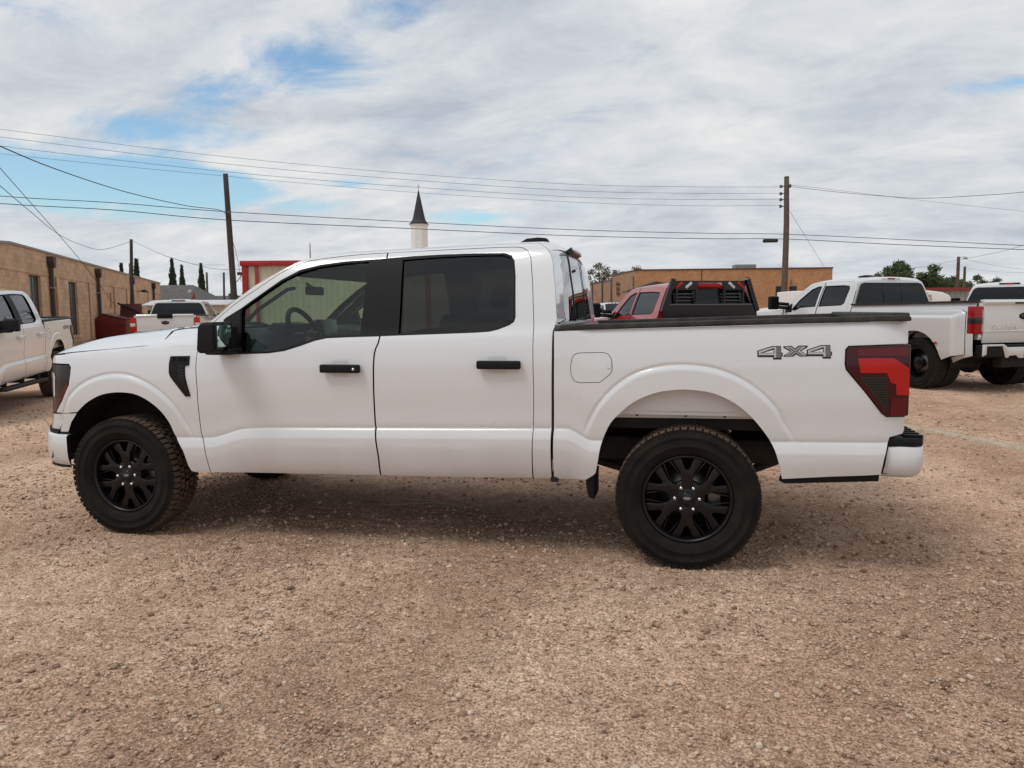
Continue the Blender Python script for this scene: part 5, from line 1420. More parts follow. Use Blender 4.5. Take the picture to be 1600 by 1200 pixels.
mx_ = nt.nodes.new('ShaderNodeMix'); mx_.data_type = 'RGBA'; mx_.blend_type = 'MULTIPLY'; mx_.inputs[0].default_value = 1
nt.links.new(r_.outputs[0], mx_.inputs[6]); nt.links.new(mp_.outputs[0], mx_.inputs[7])
nt.links.new(mx_.outputs[2], nt.nodes['Principled BSDF'].inputs['Base Color'])
stone_field('gravel', 42000, (.6, 6.6, -2.6, .6), .0022, .0090, 21, 1, 'fine gravel scattered over the near part of the lot')
stone_field('gravel', 3600, (.4, 7.0, -2.6, 1.0), .006, .020, 31, 1, 'larger pebbles and red clods lying in the foreground dirt')
stone_field('gravel', 14000, (-6, 10, .3, 7), .005, .020, 41, 1, 'gravel scattered around and beyond the white pickup')
stone_field('gravel', 7000, (-8, 18, 5, 20), .010, .035, 51, 1, 'coarse gravel on the far part of the lot')
stone_field('gravel', 9000, (-3.5, .7, -2.4, 2), .004, .014, 61, 1, 'gravel on the left side of the near lot')

# pale board or edging lying in the dirt on the right
p0, p1 = Vector((5.9, 6.6, 0)), Vector((8.6, 1.9, 0)); dd = (p1-p0).normalized(); nn = Vector((-dd.y, dd.x, 0))
mb = MB(); rows = []
for i in range(40):
    t = i/39; c = p0.lerp(p1, t)+nn*.02*math.sin(t*9)
    z = float(ground_z(c.x, c.y))
    rows.append([tuple(c+nn*u*(1+.12*math.sin(i*1.7+u*40))+Vector((0, 0, z+h+.004*math.sin(i*2.3)))) for u, h in ((-.07, -.01), (-.055, .024), (0, .031), (.045, .026), (.065, -.01))])
tag(mb.grid(rows).build('edging_strip', mat('pale_strip', (.48, .39, .29), .9, noise=(14, .35, 6), bump=(60, .5, .004))), 'long pale weathered strip lying across the dirt behind the bumper of the nearest pickup', 'edging strip')
# thin looped wire in the shade under the truck
pts = []
ctrl = [(1.66, 1.86, .0), (1.72, 1.70, .05), (1.80, 1.55, .06), (1.77, 1.47, .02), (1.86, 1.42, .04), (1.90, 1.30, .03), (2.0, 1.16, .02), (2.22, 1.10, .02), (2.05, 1.04, .015), (1.8, 1.12, .03), (1.50, 1.14, .02), (1.42, 1.04, .01), (1.55, .99, .02), (1.8, 1.06, .03), (2.02, 1.10, .02), (1.98, 1.22, .06), (1.9, 1.34, .05)]
for i in range(len(ctrl)-1):
    a, b = ctrl[i], ctrl[i+1]; pa, pb = ctrl[max(0, i-1)], ctrl[min(len(ctrl)-1, i+2)]
    for k in range(5):
        t = k/5
        pts.append(tuple(.5*((2*a[j])+(-pa[j]+b[j])*t+(2*pa[j]-5*a[j]+4*b[j]-pb[j])*t*t+(-pa[j]+3*a[j]-3*b[j]+pb[j])*t**3)+(.012 if j == 2 else 0) for j in range(3)))
tag(MB().tube(pts, .0022, 4).build('loose_wire', mat('pale_wire', (.42, .36, .28), .6)), 'thin tangled pale wire lying in the shade under the nearest pickup', 'wire')

# ------------------------------------------------------------------ tan block building on the left
A = Vector((-19.132, 18.012, 0)); dW = Vector((-.5006, .8657, 0)); nW = Vector((dW.y, -dW.x, 0))   # nW points towards the lot
if nW.dot(Vector((3.6, -4.3, 0))-A) < 0: nW = -nW
MW = Matrix(((dW.x, -nW.x, 0, A.x), (dW.y, -nW.y, 0, A.y), (0, 0, 1, 0), (0, 0, 0, 1)))       # local x along the wall, y into the building
tanb = bpy.data.objects.new('block_building', None); COL.objects.link(tanb); tanb.matrix_world = MW
tag(tanb, 'long tan painted block building with dark downpipes and tall steel windows, receding on the left', 'building')
def block_mat(name, c, mort, bw, bh, k=1.0, sq=.5):
    m = bpy.data.materials.new(name); m.use_nodes = True; nt = m.node_tree; b = nt.nodes['Principled BSDF']; b.inputs['Roughness'].default_value = .9
    tc = nt.nodes.new('ShaderNodeTexCoord'); sx = nt.nodes.new('ShaderNodeSeparateXYZ'); cx = nt.nodes.new('ShaderNodeCombineXYZ')
    nt.links.new(tc.outputs['Object'], sx.inputs[0]); ad = nt.nodes.new('ShaderNodeMath'); ad.operation = 'ADD'
    nt.links.new(sx.outputs[0], ad.inputs[0]); nt.links.new(sx.outputs[1], ad.inputs[1])
    nt.links.new(ad.outputs[0], cx.inputs[0]); nt.links.new(sx.outputs[2], cx.inputs[1])
    br = nt.nodes.new('ShaderNodeTexBrick'); br.inputs['Scale'].default_value = 1; br.inputs['Brick Width'].default_value = bw; br.inputs['Row Height'].default_value = bh
    br.inputs['Mortar Size'].default_value = .012*k; br.inputs['Mortar Smooth'].default_value = .4
    br.inputs['Color1'].default_value = (*c, 1); br.inputs['Color2'].default_value = (*[v*.80 for v in c], 1); br.inputs['Mortar'].default_value = (*mort, 1)
    nt.links.new(cx.outputs[0], br.inputs['Vector'])
    n = nt.nodes.new('ShaderNodeTexNoise'); n.inputs['Scale'].default_value = 1.1; n.inputs['Detail'].default_value = 9; n.inputs['Roughness'].default_value = .7
    nt.links.new(cx.outputs[0], n.inputs['Vector'])
    r = nt.nodes.new('ShaderNodeMapRange'); nt.links.new(n.outputs['Fac'], r.inputs[0]); r.inputs[1].default_value = .3; r.inputs[2].default_value = .7; r.inputs[3].default_value = .72; r.inputs[4].default_value = 1.12
    n2 = nt.nodes.new('ShaderNodeTexNoise'); n2.inputs['Scale'].default_value = 9; n2.inputs['Detail'].default_value = 6; n2.inputs['Roughness'].default_value = .8
    nt.links.new(cx.outputs[0], n2.inputs['Vector'])
    r2 = nt.nodes.new('ShaderNodeMapRange'); nt.links.new(n2.outputs['Fac'], r2.inputs[0]); r2.inputs[1].default_value = .3; r2.inputs[2].default_value = .7; r2.inputs[3].default_value = .78; r2.inputs[4].default_value = 1.18
    mu = nt.nodes.new('ShaderNodeMath'); mu.operation = 'MULTIPLY'; nt.links.new(r.outputs[0], mu.inputs[0]); nt.links.new(r2.outputs[0], mu.inputs[1])
    mx = nt.nodes.new('ShaderNodeMix'); mx.data_type = 'RGBA'; mx.blend_type = 'MULTIPLY'; mx.inputs[0].default_value = 1
    nt.links.new(br.outputs[0], mx.inputs[6]); nt.links.new(mu.outputs[0], mx.inputs[7]); nt.links.new(mx.outputs[2], b.inputs['Base Color'])
    bp = nt.nodes.new('ShaderNodeBump'); bp.inputs['Strength'].default_value = .6; bp.inputs['Distance'].default_value = .01
    nt.links.new(n2.outputs['Fac'], bp.inputs['Height']); nt.links.new(bp.outputs[0], b.inputs['Normal'])
    return m
M_tan = block_mat('tan_block', (.63, .425, .27), (.47, .31, .195), .40, .20)
M_brick = block_mat('orange_brick', (.52, .265, .125), (.40, .23, .13), .22, .075, .6)
M_pipe = mat('downpipe_brown', (.045, .038, .034), .6, noise=(5, .3, 3))
M_sash = mat('steel_sash', (.06, .065, .055), .6)
M_pane = mat('window_pane_green', (.045, .055, .045), .35, noise=(2, .3, 3))
M_coping = mat('coping_grey', (.26, .23, .20), .7)
# wall with window openings
wins = [(2.05, 3.55, .55, 3.0), (7.86, 9.45, .55, 2.96), (16.95, 17.4, 1.99, 2.66)]
WL0, WL1, WH = -12.0, 37.8, 3.94
cuts = sorted([WL0, WL1]+[v for w in wins for v in w[:2]])
mb = MB()
mb.box(WL0, 0, 0, .25, -.3, 3.2)
mb.add([(WL0, 0, 3.2), (0, 0, 3.2), (0, 0, WH), (WL0, 0, 3.2), (WL0, .25, 3.2), (0, .25, 3.2), (0, .25, WH), (WL0, .25, 3.2)], [(0, 1, 2), (4, 6, 5), (0, 2, 6, 4)])
prev = 0
for w in wins:
    mb.box(prev, w[0], 0, .25, -.3, WH); mb.box(w[0], w[1], 0, .25, -.3, w[2]); mb.box(w[0], w[1], 0, .25, w[3], WH); prev = w[1]
mb.box(prev, WL1, 0, .25, -.3, WH)
wl = mb.build('wall', M_tan, tanb)
# end wall, back and roof
box('end_wall', WL1-.25, WL1-.001, .25, 14, -.3, WH-.005, M_tan, tanb)
box('end_wall', WL0+.001, WL0+.25, .25, 14, -.3, 3.2, M_tan, tanb)
box('back_wall', WL0, WL1, 14, 14.25, -.3, WH, M_tan, tanb)
box('flat_roof', WL0, WL1-.25, .25, 14, WH-.5, WH-.4, mat('roof_felt', (.10, .09, .08), .9), tanb)
box('coping', 0, WL1+.05, -.05, .30, WH, WH+.085, M_coping, tanb)
MB().add([(WL0, -.05, 3.2), (0, -.05, WH), (0, .30, WH), (WL0, .30, 3.2), (WL0, -.05, 3.285), (0, -.05, WH+.085), (0, .30, WH+.085), (WL0, .30, 3.285)], [(0, 1, 5, 4), (1, 2, 6, 5), (2, 3, 7, 6), (4, 5, 6, 7), (3, 2, 1, 0), (3, 0, 4, 7)]).build('coping', M_coping, tanb)
box('string_course', WL0, WL1, -.025, 0, 3.05, 3.13, M_tan, tanb)
box('base_band', WL0, WL1, -.03, 0, -.2, .28, mat('tan_base', (.36, .25, .165), .9, noise=(2, .4, 6)), tanb)
for x in (5.75, 11.85, 18.15, 22.2, 30.9):
    box('pilaster_strip', x, x+.38, -.055, 0, .28, 3.03, mat('tan_strip', (.60, .40, .25), .9, noise=(3, .25, 5)), tanb)
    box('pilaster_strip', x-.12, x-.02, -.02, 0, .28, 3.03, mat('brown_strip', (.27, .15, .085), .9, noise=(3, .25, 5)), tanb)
for x in (4.75, 13.64, 23.79, 33.2):
    dp = MB().box(x-.075, x+.075, -.18, -.03, .1, 3.45).build('downpipe', M_pipe, tanb, .02)
    MB().prism([(x-.21, 3.83), (x+.21, 3.83), (x+.21, 3.62), (x+.075, 3.38), (x-.075, 3.38), (x-.21, 3.62)], 'y', -.26, -.02).build('rain_head', M_pipe, dp)
    for z in (2.55, 1.2): box('pipe_strap', x-.16, x+.16, -.215, -.025, z, z+.05, M_coping if z > 2 else M_pipe, dp)
for wi, (x0, x1, z0, z1) in enumerate(wins):
    fr = MB(); fr.box(x0, x1, .10, .16, z1-.06, z1); fr.box(x0, x1, .10, .16, z0, z0+.06); fr.box(x0, x0+.05, .10, .16, z0, z1); fr.box(x1-.05, x1, .10, .16, z0, z1)
    f_ = fr.build('window', M_sash, tanb)
    nc, nr = (4, 6) if wi < 2 else (1, 2)
    cw, ch_ = (x1-x0-.1)/nc, (z1-z0-.12)/nr
    for i in range(nc):
        for j in range(nr):
            a, b = x0+.05+i*cw, z0+.06+j*ch_
            MB().box(a+.014, a+cw-.014, .128, .134, b+.014, b+ch_-.014).build('pane', M_pane, f_)
    mt_ = MB()
    for i in range(1, nc): mt_.box(x0+.05+i*cw-.014, x0+.05+i*cw+.014, .112, .15, z0+.06, z1-.06)
    for j in range(1, nr): mt_.box(x0+.05, x1-.05, .114, .148, z0+.06+j*ch_-.014, z0+.06+j*ch_+.014)
    mt_.build('glazing_bars', M_sash, f_)
    box('sill', x0-.08, x1+.08, -.06, .10, z0-.10, z0-.002, M_tan, f_)
wlmp = MB().tube([(26.4, 0, 3.0), (26.4, -.35, 3.1)], .03, 6); wlmp.lathe([(.02, .10), (.10, .06), (.26, -.10), (.24, -.10), (.0, .0)], 16, axis='z', M=Matrix.Translation((26.4, -.45, 3.05)))
wlmp.build('wall_lamp', M_pipe, tanb)
MB().box(25.1, 26.2, -.35, 0, 1.50, 1.58).box(25.3, 25.6, -.25, 0, 1.0, 1.5).build('wall_bracket', M_pipe, tanb)

# ------------------------------------------------------------------ red dumpster
M_dump = mat('dumpster_red', (.16, .010, .014), .45, noise=(4, .4, 5, (.09, .012, .012)))
dm = empty('dumpster', (-25.0, 29.85, 0), RD(14)); dm.scale = (.86, .8, .95); tag(dm, 'dark red steel dumpster with one black lid thrown open, against the tan building', 'dumpster')
MB().prism([(-.9, .12), (.9, .12), (1.0, 1.32), (-.45, 1.62), (-1.0, 1.15)], 'y', -.8, .8).build('body', M_dump, dm, .02)
for z in (.45, .95): MB().box(-1.03, 1.03, -.86, -.80, z, z+.09).build('side_rib', M_dump, dm)
for x in (-.55, 0, .55): MB().box(x-.04, x+.04, -.855, -.80, .14, 1.28).build('side_rib', M_dump, dm)
MB().box(-.42, 1.02, -.80, -.02, -.03, .03, Matrix.Translation((0, 0, 1.49)) @ Matrix.Rotation(RD(12), 4, 'Y')).build('lid', M_black, dm)
bk = MB().box(-.3, 1.0, -.02, .04, 0, .85, Matrix.Translation((.25, .8, 1.30)) @ Matrix.Rotation(RD(-12), 4, 'X')).build('back_panel', mat('dumpster_dark', (.07, .012, .012), .6), dm)
MB().box(-.35, 1.05, -.03, .06, -.04, .05, Matrix.Translation((.25, .65, 2.02)) @ Matrix.Rotation(RD(24), 4, 'Y')).build('lid', M_black, dm)

# ------------------------------------------------------------------ poles and wires
M_wood = mat('pole_wood', (.115, .082, .058), .9, noise=(7, .45, 6), bump=(30, .8, .01))
M_wood2 = mat('pole_dark_wood', (.055, .040, .030), .9, noise=(7, .4, 6), bump=(30, .8, .01))
M_wire = mat('wire_black', (.016, .016, .017), .6)
M_ins = mat('insulator', (.10, .09, .085), .4)
def pole(name, label, pts, r0, r1, m, group='wooden poles'):
    n = 10; P_ = []
    for i in range(n+1):
        t = i/n; s = t*(len(pts)-1); k = min(int(s), len(pts)-2); u = s-k
        P_.append(Vector(pts[k]).lerp(Vector(pts[k+1]), u))
    o = empty(name, pts[0]); off = Vector(pts[0])
    tag(o, label, 'utility pole', group)
    MB().tube([p-off for p in P_], [r0+(r1-r0)*i/n for i in range(n+1)], 12).build('pole', m, o)
    return o, off
pL, oL = pole('utility_pole', 'tall dark leaning wooden pole beside the red trimmed metal building', [(-16.98, 28.10, -.2), (-17.1, 28.3, 2.0), (-17.42, 28.65, 5.2), (-17.64, 28.85, 8.04)], .165, .115, M_wood2)
MB().tube([Vector((-17.64, 28.2, -.1))-oL, Vector((-17.56, 28.24, 3.4))-oL], .05, 6).build('conduit', M_pipe, pL)
for z, dx in ((6.2, .12), (3.2, .30)):
    MB().lathe([(0, -.08), (.05, -.06), (.05, .06), (0, .08)], 10, axis='z', M=Matrix.Translation(Vector((-17.35+dx*.2, 28.5, z))-oL)).build('insulator', M_ins, pL)
pR, oR = pole('utility_pole', 'tall wooden pole with four insulators on its side, in front of the orange brick building', [(9.02, 41.3, -.2), (9.06, 41.5, 2.2), (9.15, 41.95, 6.0), (9.12, 42.19, 8.88)], .20, .135, M_wood)
for z in (8.33, 7.93, 7.60, 7.23):
    p = Vector((8.95, 42.05, z))-oR
    MB().tube([p+Vector((.15, 0, 0)), p+Vector((-.12, 0, 0))], .03, 6).lathe([(0, -.09), (.06, -.08), (.085, -.03), (.05, 0), (.085, .03), (.06, .08), (0, .09)], 10, axis='z', M=Matrix.Translation(p+Vector((-.14, 0, 0)))).build('insulator', M_ins, pR)
for z in (8.38, 8.30):
    p = Vector((9.30, 42.05, z))-oR
    MB().lathe([(0, -.07), (.05, -.06), (.07, 0), (.05, .06), (0, .07)], 10, axis='x', M=Matrix.Translation(p)).build('insulator', M_ins, pR)
MB().tube([(8.85, 41.8, 5.55), (9.25, 41.8, 5.55)], .03, 6)
spx = MB(); spx.tube([(-.42, 0, 0), (-.38, 0, 0), (.38, 0, 0), (.42, 0, 0)], [.03, .105, .105, .03], 10)
so = spx.build('splice_enclosure', M_wire); so.location = (8.28, 41.75, 5.30); tag(so, 'black cable splice case hanging from the lower wire left of the right pole', 'cable box')
pS, oS = pole('utility_pole', 'short brown pole standing in front of the tan block building', [(-27.31, 33.9, -.1), (-27.38, 34.35, 5.75)], .10, .085, M_wood2)
for lab, pt, zt_, r in (('distant brown pole with a small lamp, right part of the sky line above the trees', (27.87, 73.6), 6.05, .17), ('more distant thin pole right of the one with the lamp', (35.53, 96.0), 6.2, .18), ('thin dark pole just right of a cypress on the left', (-42.08, 62.92), 5.5, .12)):
    o, of = pole('utility_pole', lab, [(pt[0], pt[1], -.2), (pt[0], pt[1]+.1, zt_)], r, r*.8, M_wood)
    if 'small lamp' in lab:
        MB().tube([(.0, 0, 6.1), (.35, -.2, 6.25), (.45, -.3, 6.1)], .03, 5).lathe([(0, .1), (.16, 0), (.18, -.14), (0, -.14)], 10, axis='z', M=Matrix.Translation((.45, -.3, 6.15))).build('lamp_head', mat('lamp_grey', (.4, .38, .34), .5), o)
WLAB = {'w1': ('topmost of the four thin power wires crossing the sky to the right pole', 0.0079), 'w2': ('second of the four thin power wires from the top', 0.0086), 'w3': ('third of the four thin power wires from the top', 0.0086), 'w4': ('lowest and faintest of the four thin power wires', 0.0072),
 'c1': ('upper of the two thick cables crossing the whole picture', 0.0158), 'c2': ('lower of the two thick cables crossing the whole picture', 0.0173),
 'drop1': ('black service cable dropping from the top left to the leaning pole', 0.0151), 'sag1': ('slack wire sagging to the short pole by the tan building', 0.0101), 'guy1': ('straight guy wire slanting down past the tan building to the dumpster', 0.0115),
 'sag2': ('slack wire from the short pole to the metal building', 0.0094), 'drop2': ('thin wire hanging down beside the leaning pole', 0.0101),
 'r1': ('sagging wire leaving the right pole and rising to the right edge', 0.0108), 'r2': ('wire leaving the right pole and falling to the right edge', 0.0072), 'guyr': ('guy wire slanting from the right pole down to the brick roof', 0.0101),
 'f1': ('far wire slanting up to the right from the lamp pole', 0.0115), 'f2': ('far wire from the lamp pole falling to the right', 0.0086), 'f3': ('far wire from the thin distant pole to the right edge', 0.0086), 'f4': ('faint wire behind the cypresses', 0.0101)}
for k, pts in D['wires'].items():
    n = len(pts); out = []
    for i in range(n-1):
        a, b = pts[i], pts[i+1]; pa, pb = pts[max(0, i-1)], pts[min(n-1, i+2)]
        for q in range(6):
            t = q/6; out.append(tuple(.5*((2*a[j])+(-pa[j]+b[j])*t+(2*pa[j]-5*a[j]+4*b[j]-pb[j])*t*t+(-pa[j]+3*a[j]-3*b[j]+pb[j])*t**3) for j in range(3)))
    out.append(pts[-1])
    o = MB().tube(out, WLAB[k][1], 5).build('overhead_wire', M_wire); tag(o, WLAB[k][0], 'wire', 'overhead wires')
w_ = bpy.data.objects['overhead_wire']

# ------------------------------------------------------------------ red trimmed cream metal building
mtb = empty('metal_building', (-18.6, 31.55, 0), math.atan2(1.88, 8.37)); tag(mtb, 'cream ribbed metal building with bright red roof trim, behind the nearest pickup', 'building')
M_cream = mat('cream_siding', (.60, .545, .41), .45, noise=(1.5, .12, 3))
M_rtrim = mat('red_trim', (.40, .020, .026), .4, noise=(3, .2, 3))
ML = 9.6
for k in range(int(ML/.3)):
    x = k*.3
    if x < .26: continue
    MB().prism([(x+.002, .03), (x+.02, 0), (x+.06, 0), (x+.078, .03), (x+.298, .03), (x+.298, .06), (x+.002, .06)], 'z', 0, 3.95).build('wall_panel', M_cream, mtb)
box('wall_core', .02, ML-.02, .07, 11.98, 0, 3.98, M_cream, mtb)
box('roof_trim', -.12, ML+.12, -.14, .07, 3.90, 4.16, M_rtrim, mtb, .01)
box('side_trim', -.14, .02, .07, 12.1, 3.90, 4.14, M_rtrim, mtb)
box('corner_trim', -.05, .22, -.06, .0695, 0, 3.90, M_rtrim, mtb)
box('downspout', .62, .80, -.08, 0, 0, 3.90, M_rtrim, mtb, .02)
box('corner_trim', ML-.2, ML+.05, -.06, .0695, 0, 3.90, M_rtrim, mtb)
box('side_wall', -.02, .0185, .0705, 11.9, 0, 3.9, M_cream, mtb)
MB().tube([(5.9, 1.0, 3.9), (5.9, 1.0, 4.0)], .05, 6).build('roof_vent', M_pipe, mtb)
MB().box(-.35, -.06, .1, .3, 3.45, 3.6).tube([(-.06, .2, 3.55), (-.3, .1, 3.2), (-.5, .1, 3.0)], .02, 5).build('meter_head', M_pipe, mtb)
vp = MB().tube([(-15.55, 33.0, 3.9), (-15.55, 33.0, 5.1)], .035, 6).build('vent_pole', mat('galv', (.35, .35, .35), .5, .5)); tag(vp, 'thin grey mast rising behind the roof of the nearest pickup', 'mast')
# small cream shed
sh = empty('shed', (-18.9, 24.5, 0), RD(13)); tag(sh, 'low cream shed with a white metal roof beyond the silver white pickup', 'shed')
for k in range(12):
    x = k*.28
    MB().prism([(x+.002, .03), (x+.02, 0), (x+.05, 0), (x+.07, .03), (x+.278, .03), (x+.278, .06), (x+.002, .06)], 'z', 0, 1.86).build('wall_panel', M_cream, sh)
box('wall_core', 0, 3.35, .061, 1.9, 0, 1.86, M_cream, sh)
MB().prism([(.061, 1.86), (1.9, 1.86), (.98, 2.02)], 'x', .01, 3.34).build('gable', M_cream, sh)
M_wroof = mat('white_metal_roof', (.62, .63, .65), .4, .2, noise=(2, .15, 3))
MB().prism([(-.15, 1.83), (-.15, 1.87), (.98, 2.08), (2.05, 1.87), (2.05, 1.83), (.98, 2.04)], 'x', -.15, 3.52).build('roof', M_wroof, sh)
# grey shingled houses
M_shin = mat('grey_shingle', (.13, .125, .118), .95, noise=(5, .5, 6), bump=(20, .6, .02))
M_hwall = mat('house_wall', (.40, .33, .27), .85, noise=(2, .2, 4))
def house(loc, rz, w, d, he, hr_, label, wallm=M_hwall, hip=1.5):
    h = empty('house', loc, rz); tag(h, label, 'house', 'grey roofed houses')
    box('wall', 0, w, 0, d, 0, he, wallm, h)
    MB().add([(-.4, -.4, he+.002), (w+.4, -.4, he+.002), (w+.4, d+.4, he+.002), (-.4, d+.4, he+.002), (hip, d/2, hr_), (w-hip, d/2, hr_)], [(0, 1, 5, 4), (1, 2, 5), (2, 3, 4, 5), (3, 0, 4), (3, 2, 1, 0)]).build('roof', M_shin, h)
    box('window', w*.3, w*.3+1.2, -.03, .05, 1.0, 2.2, M_farglass, h); box('window', w*.65, w*.65+1.2, -.03, .05, 1.0, 2.2, M_farglass, h)
    return h
hA = house((-43.9, 50.3, 0), RD(12), 8.4, 6, 2.4, 3.95, 'grey roofed house between the tan building and the tallest cypress')
box('chimney', 7.1, 7.3, 1.5, 1.7, 2.7, 3.5, mat('vent_white', (.6, .6, .58), .6), hA)
MB().prism([(-.0, 2.4), (.5, 2.4), (.25, 3.3)], 'y', -.41, -.3).build('gable_board', mat('gable_red', (.22, .05, .04), .7), hA).location = (8.1, 0, 0)
hB = house((-38.5, 56.5, 0), RD(12), 11.0, 6, 1.9, 3.12, 'long low grey roof left of the leaning pole', hip=.3)

# ------------------------------------------------------------------ church steeple
stp = empty('church', (-26.95, 82.4, 0), RD(13)); tag(stp, 'white clapboard church tower with a slender black spire above the roof of the nearest pickup', 'church')
M_clap = mat('white_clapboard', (.86, .87, .84), .7, noise=(6, .12, 3))
M_spire = mat('spire_black', (.022, .024, .028), .6, noise=(5, .3, 3))
def octo(r, a0=22.5): return [(r*math.cos(RD(a0+45*k)), r*math.sin(RD(a0+45*k))) for k in range(8)]
box('nave', -4, 4, 1.2, 16, 0, 4.2, M_clap, stp)
MB().prism([(-4.3, 4.2), (4.3, 4.2), (0, 7.2)], 'y', 1.0, 16.2).build('nave_roof', M_shin, stp)
box('tower_base', -1.4, 1.4, -1.4, 1.4, 0, 8.0, M_clap, stp)
MB().prism(octo(1.0), 'z', 8.0, 11.55).build('belfry', M_clap, stp)
for k in range(16):
    MB().prism(octo(1.028), 'z', 8.1+.21*k, 8.27+.21*k).build('clapboard', M_clap, stp)
MB().prism(octo(1.10), 'z', 11.47, 11.66).build('cornice', M_clap, stp)
sp_ = MB(); lv = [(1.22, 11.66), (1.02, 11.86), (.80, 12.2), (.72, 12.45), (.04, 15.6)]
vs = [(x, y, z) for r, z in lv for x, y in octo(r)]
sp_.add(vs, [(i*8+k, i*8+(k+1) % 8, (i+1)*8+(k+1) % 8, (i+1)*8+k) for i in range(4) for k in range(8)]+[tuple(range(8))])
spo = sp_.build('spire', M_spire, stp)
MB().tube([(0, 0, 15.5), (0, 0, 16.3)], .022, 5).tube([(-.16, 0, 16.05), (.16, 0, 16.05)], .02, 5).build('cross', M_spire, spo)

# ------------------------------------------------------------------ orange brick building, right
bk_ = empty('brick_building', (-.71, 63.9, 0), math.atan2(2.75, 16.6)); tag(bk_, 'wide orange brick building with a receding lettered side wall, right half of the background', 'building')
BL = 16.85
M_bcop = mat('dark_coping', (.07, .045, .035), .6)
box('wall', 0, BL, 0, .3, -.2, 4.88, M_brick, bk_)
box('coping', -.05, BL+.05, -.06, .36, 4.88, 4.99, M_bcop, bk_)
box('end_wall', BL-.3, BL-.001, .3, 20, -.2, 4.87, M_brick, bk_)
box('flat_roof', 0, BL-.3, .3, 20, 4.5, 4.6, M_bcop, bk_)
for x in (12.4, 13.55):
    f_ = box('window', x-.32, x+.32, -.02, .06, 2.55, 3.42, M_sash, bk_); box('pane', x-.27, x+.27, -.03, -.02, 2.60, 3.37, M_farglass, f_)
box('control_joint', 5.72, 5.80, -.02, 0, 0, 4.88, M_bcop, bk_)
lv_ = MB().box(9.6, 9.8, -.3, 0, 4.05, 4.2).build('wall_lamp', M_bcop, bk_)
box('conduit', 13.35, 13.40, -.04, 0, 3.5, 3.95, M_bcop, bk_)
# rooftop unit
ru = MB().box(9.1, 10.9, 2.0, 3.4, 4.6, 5.42).build('rooftop_unit', mat('unit_grey', (.30, .29, .28), .6), bk_)
for k in range(6): box('unit_louver', 9.15+.29*k, 9.33+.29*k, 1.96, 2.0, 4.95, 5.34, M_coping, ru)
# side wall receding to the left
sd_ = empty('s', parent=None); bpy.data.objects.remove(sd_)
P0 = Vector((-.71, 63.9, 0)); P1 = Vector((-3.72, 74.6, 0)); P2_ = Vector((-8.05, 86.5, 0))
def wall_between(name, a, b, zl, zh, m, par, th=.3, zh2=None, z0=-.2):
    a = Vector(a); b = Vector(b); d_ = (b-a).normalized(); n_ = Vector((d_.y, -d_.x, 0))
    if n_.dot(Vector((3.67, -4.35, 0))-a) > 0: n_ = -n_
    zh2 = zh if zh2 is None else zh2
    Mi = par.matrix_world.inverted()
    vs = [a, b, b+n_*th, a+n_*th]
    V = [Mi @ Vector((p.x, p.y, z0)) for p in vs]+[Mi @ Vector((p.x, p.y, z)) for p, z in zip(vs, (zh, zh2, zh2, zh))]
    return MB().add(V, [(0, 1, 5, 4), (1, 2, 6, 5), (2, 3, 7, 6), (3, 0, 4, 7), (4, 5, 6, 7), (3, 2, 1, 0)]).build(name, m, par)
bpy.context.view_layer.update()
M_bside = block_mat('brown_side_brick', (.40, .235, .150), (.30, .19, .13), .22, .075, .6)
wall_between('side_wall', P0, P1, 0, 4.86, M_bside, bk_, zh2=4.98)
wall_between('coping', P0+Vector((-.03, -.05, 0)), P1+Vector((-.03, -.05, 0)), 0, 4.96, M_bcop, bk_, .34, 5.10, 4.87)
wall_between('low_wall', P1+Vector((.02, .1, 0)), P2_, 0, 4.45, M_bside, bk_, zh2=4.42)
wall_between('coping', P1+Vector((-.0, .05, 0)), P2_+Vector((-.05, -.05, 0)), 0, 4.56, M_bcop, bk_, .34, 4.53, 4.45)
def wl_pt(a, b, t, off=.04):
    p = Vector(a).lerp(Vector(b), t); d_ = (Vector(b)-Vector(a)).normalized(); n_ = Vector((d_.y, -d_.x, 0))
    if n_.dot(Vector((3.67, -4.35, 0))-p) < 0: n_ = -n_
    return p+n_*off, d_, n_
Mi = bk_.matrix_world.inverted()
for a, b, t, z0_, z1_, r in ((P0, P1, .03, 0, 4.4, .09), (P0, P1, .985, 0, 4.7, .13), (P1, P2_, .30, 0, 4.45, .10), (P1, P2_, .66, 0, 4.45, .10)):
    p, d_, n_ = wl_pt(a, b, t)
    MB().tube([Mi @ Vector((p.x, p.y, z0_)), Mi @ Vector((p.x, p.y, z1_))], r, 6).build('downpipe', M_bcop, bk_)
p, d_, n_ = wl_pt(P0, P1, .74, .06)
for k, s_ in enumerate(('First', 'East', 'Care')):
    Mt = Matrix(((-d_.x, 0, n_.x, p.x), (-d_.y, 0, n_.y, p.y), (0, 1, 0, 3.98-.46*k), (0, 0, 0, 1)))
    text_mesh(s_, .50, .03, M_bcop, 'wall_lettering', bk_, Mi @ Mt, align='LEFT', bold=.008, xs=1.7)
# dark gabled entrance canopy
cn = empty('entrance_canopy', (.9, 55.0, 0), RD(12)); tag(cn, 'dark gabled canopy roof in front of the brick building, behind the red pickup', 'canopy')
MB().prism([(-1.6, 2.95), (.55, 3.62), (3.2, 3.15), (3.2, 3.0), (.55, 3.45), (-1.6, 2.8)], 'y', 0, 3.0).build('roof', M_bcop, cn)
for x in (-1.3, 2.9): MB().box(x-.08, x+.08, .1, .3, 0, 2.95).build('post', M_bcop, cn)
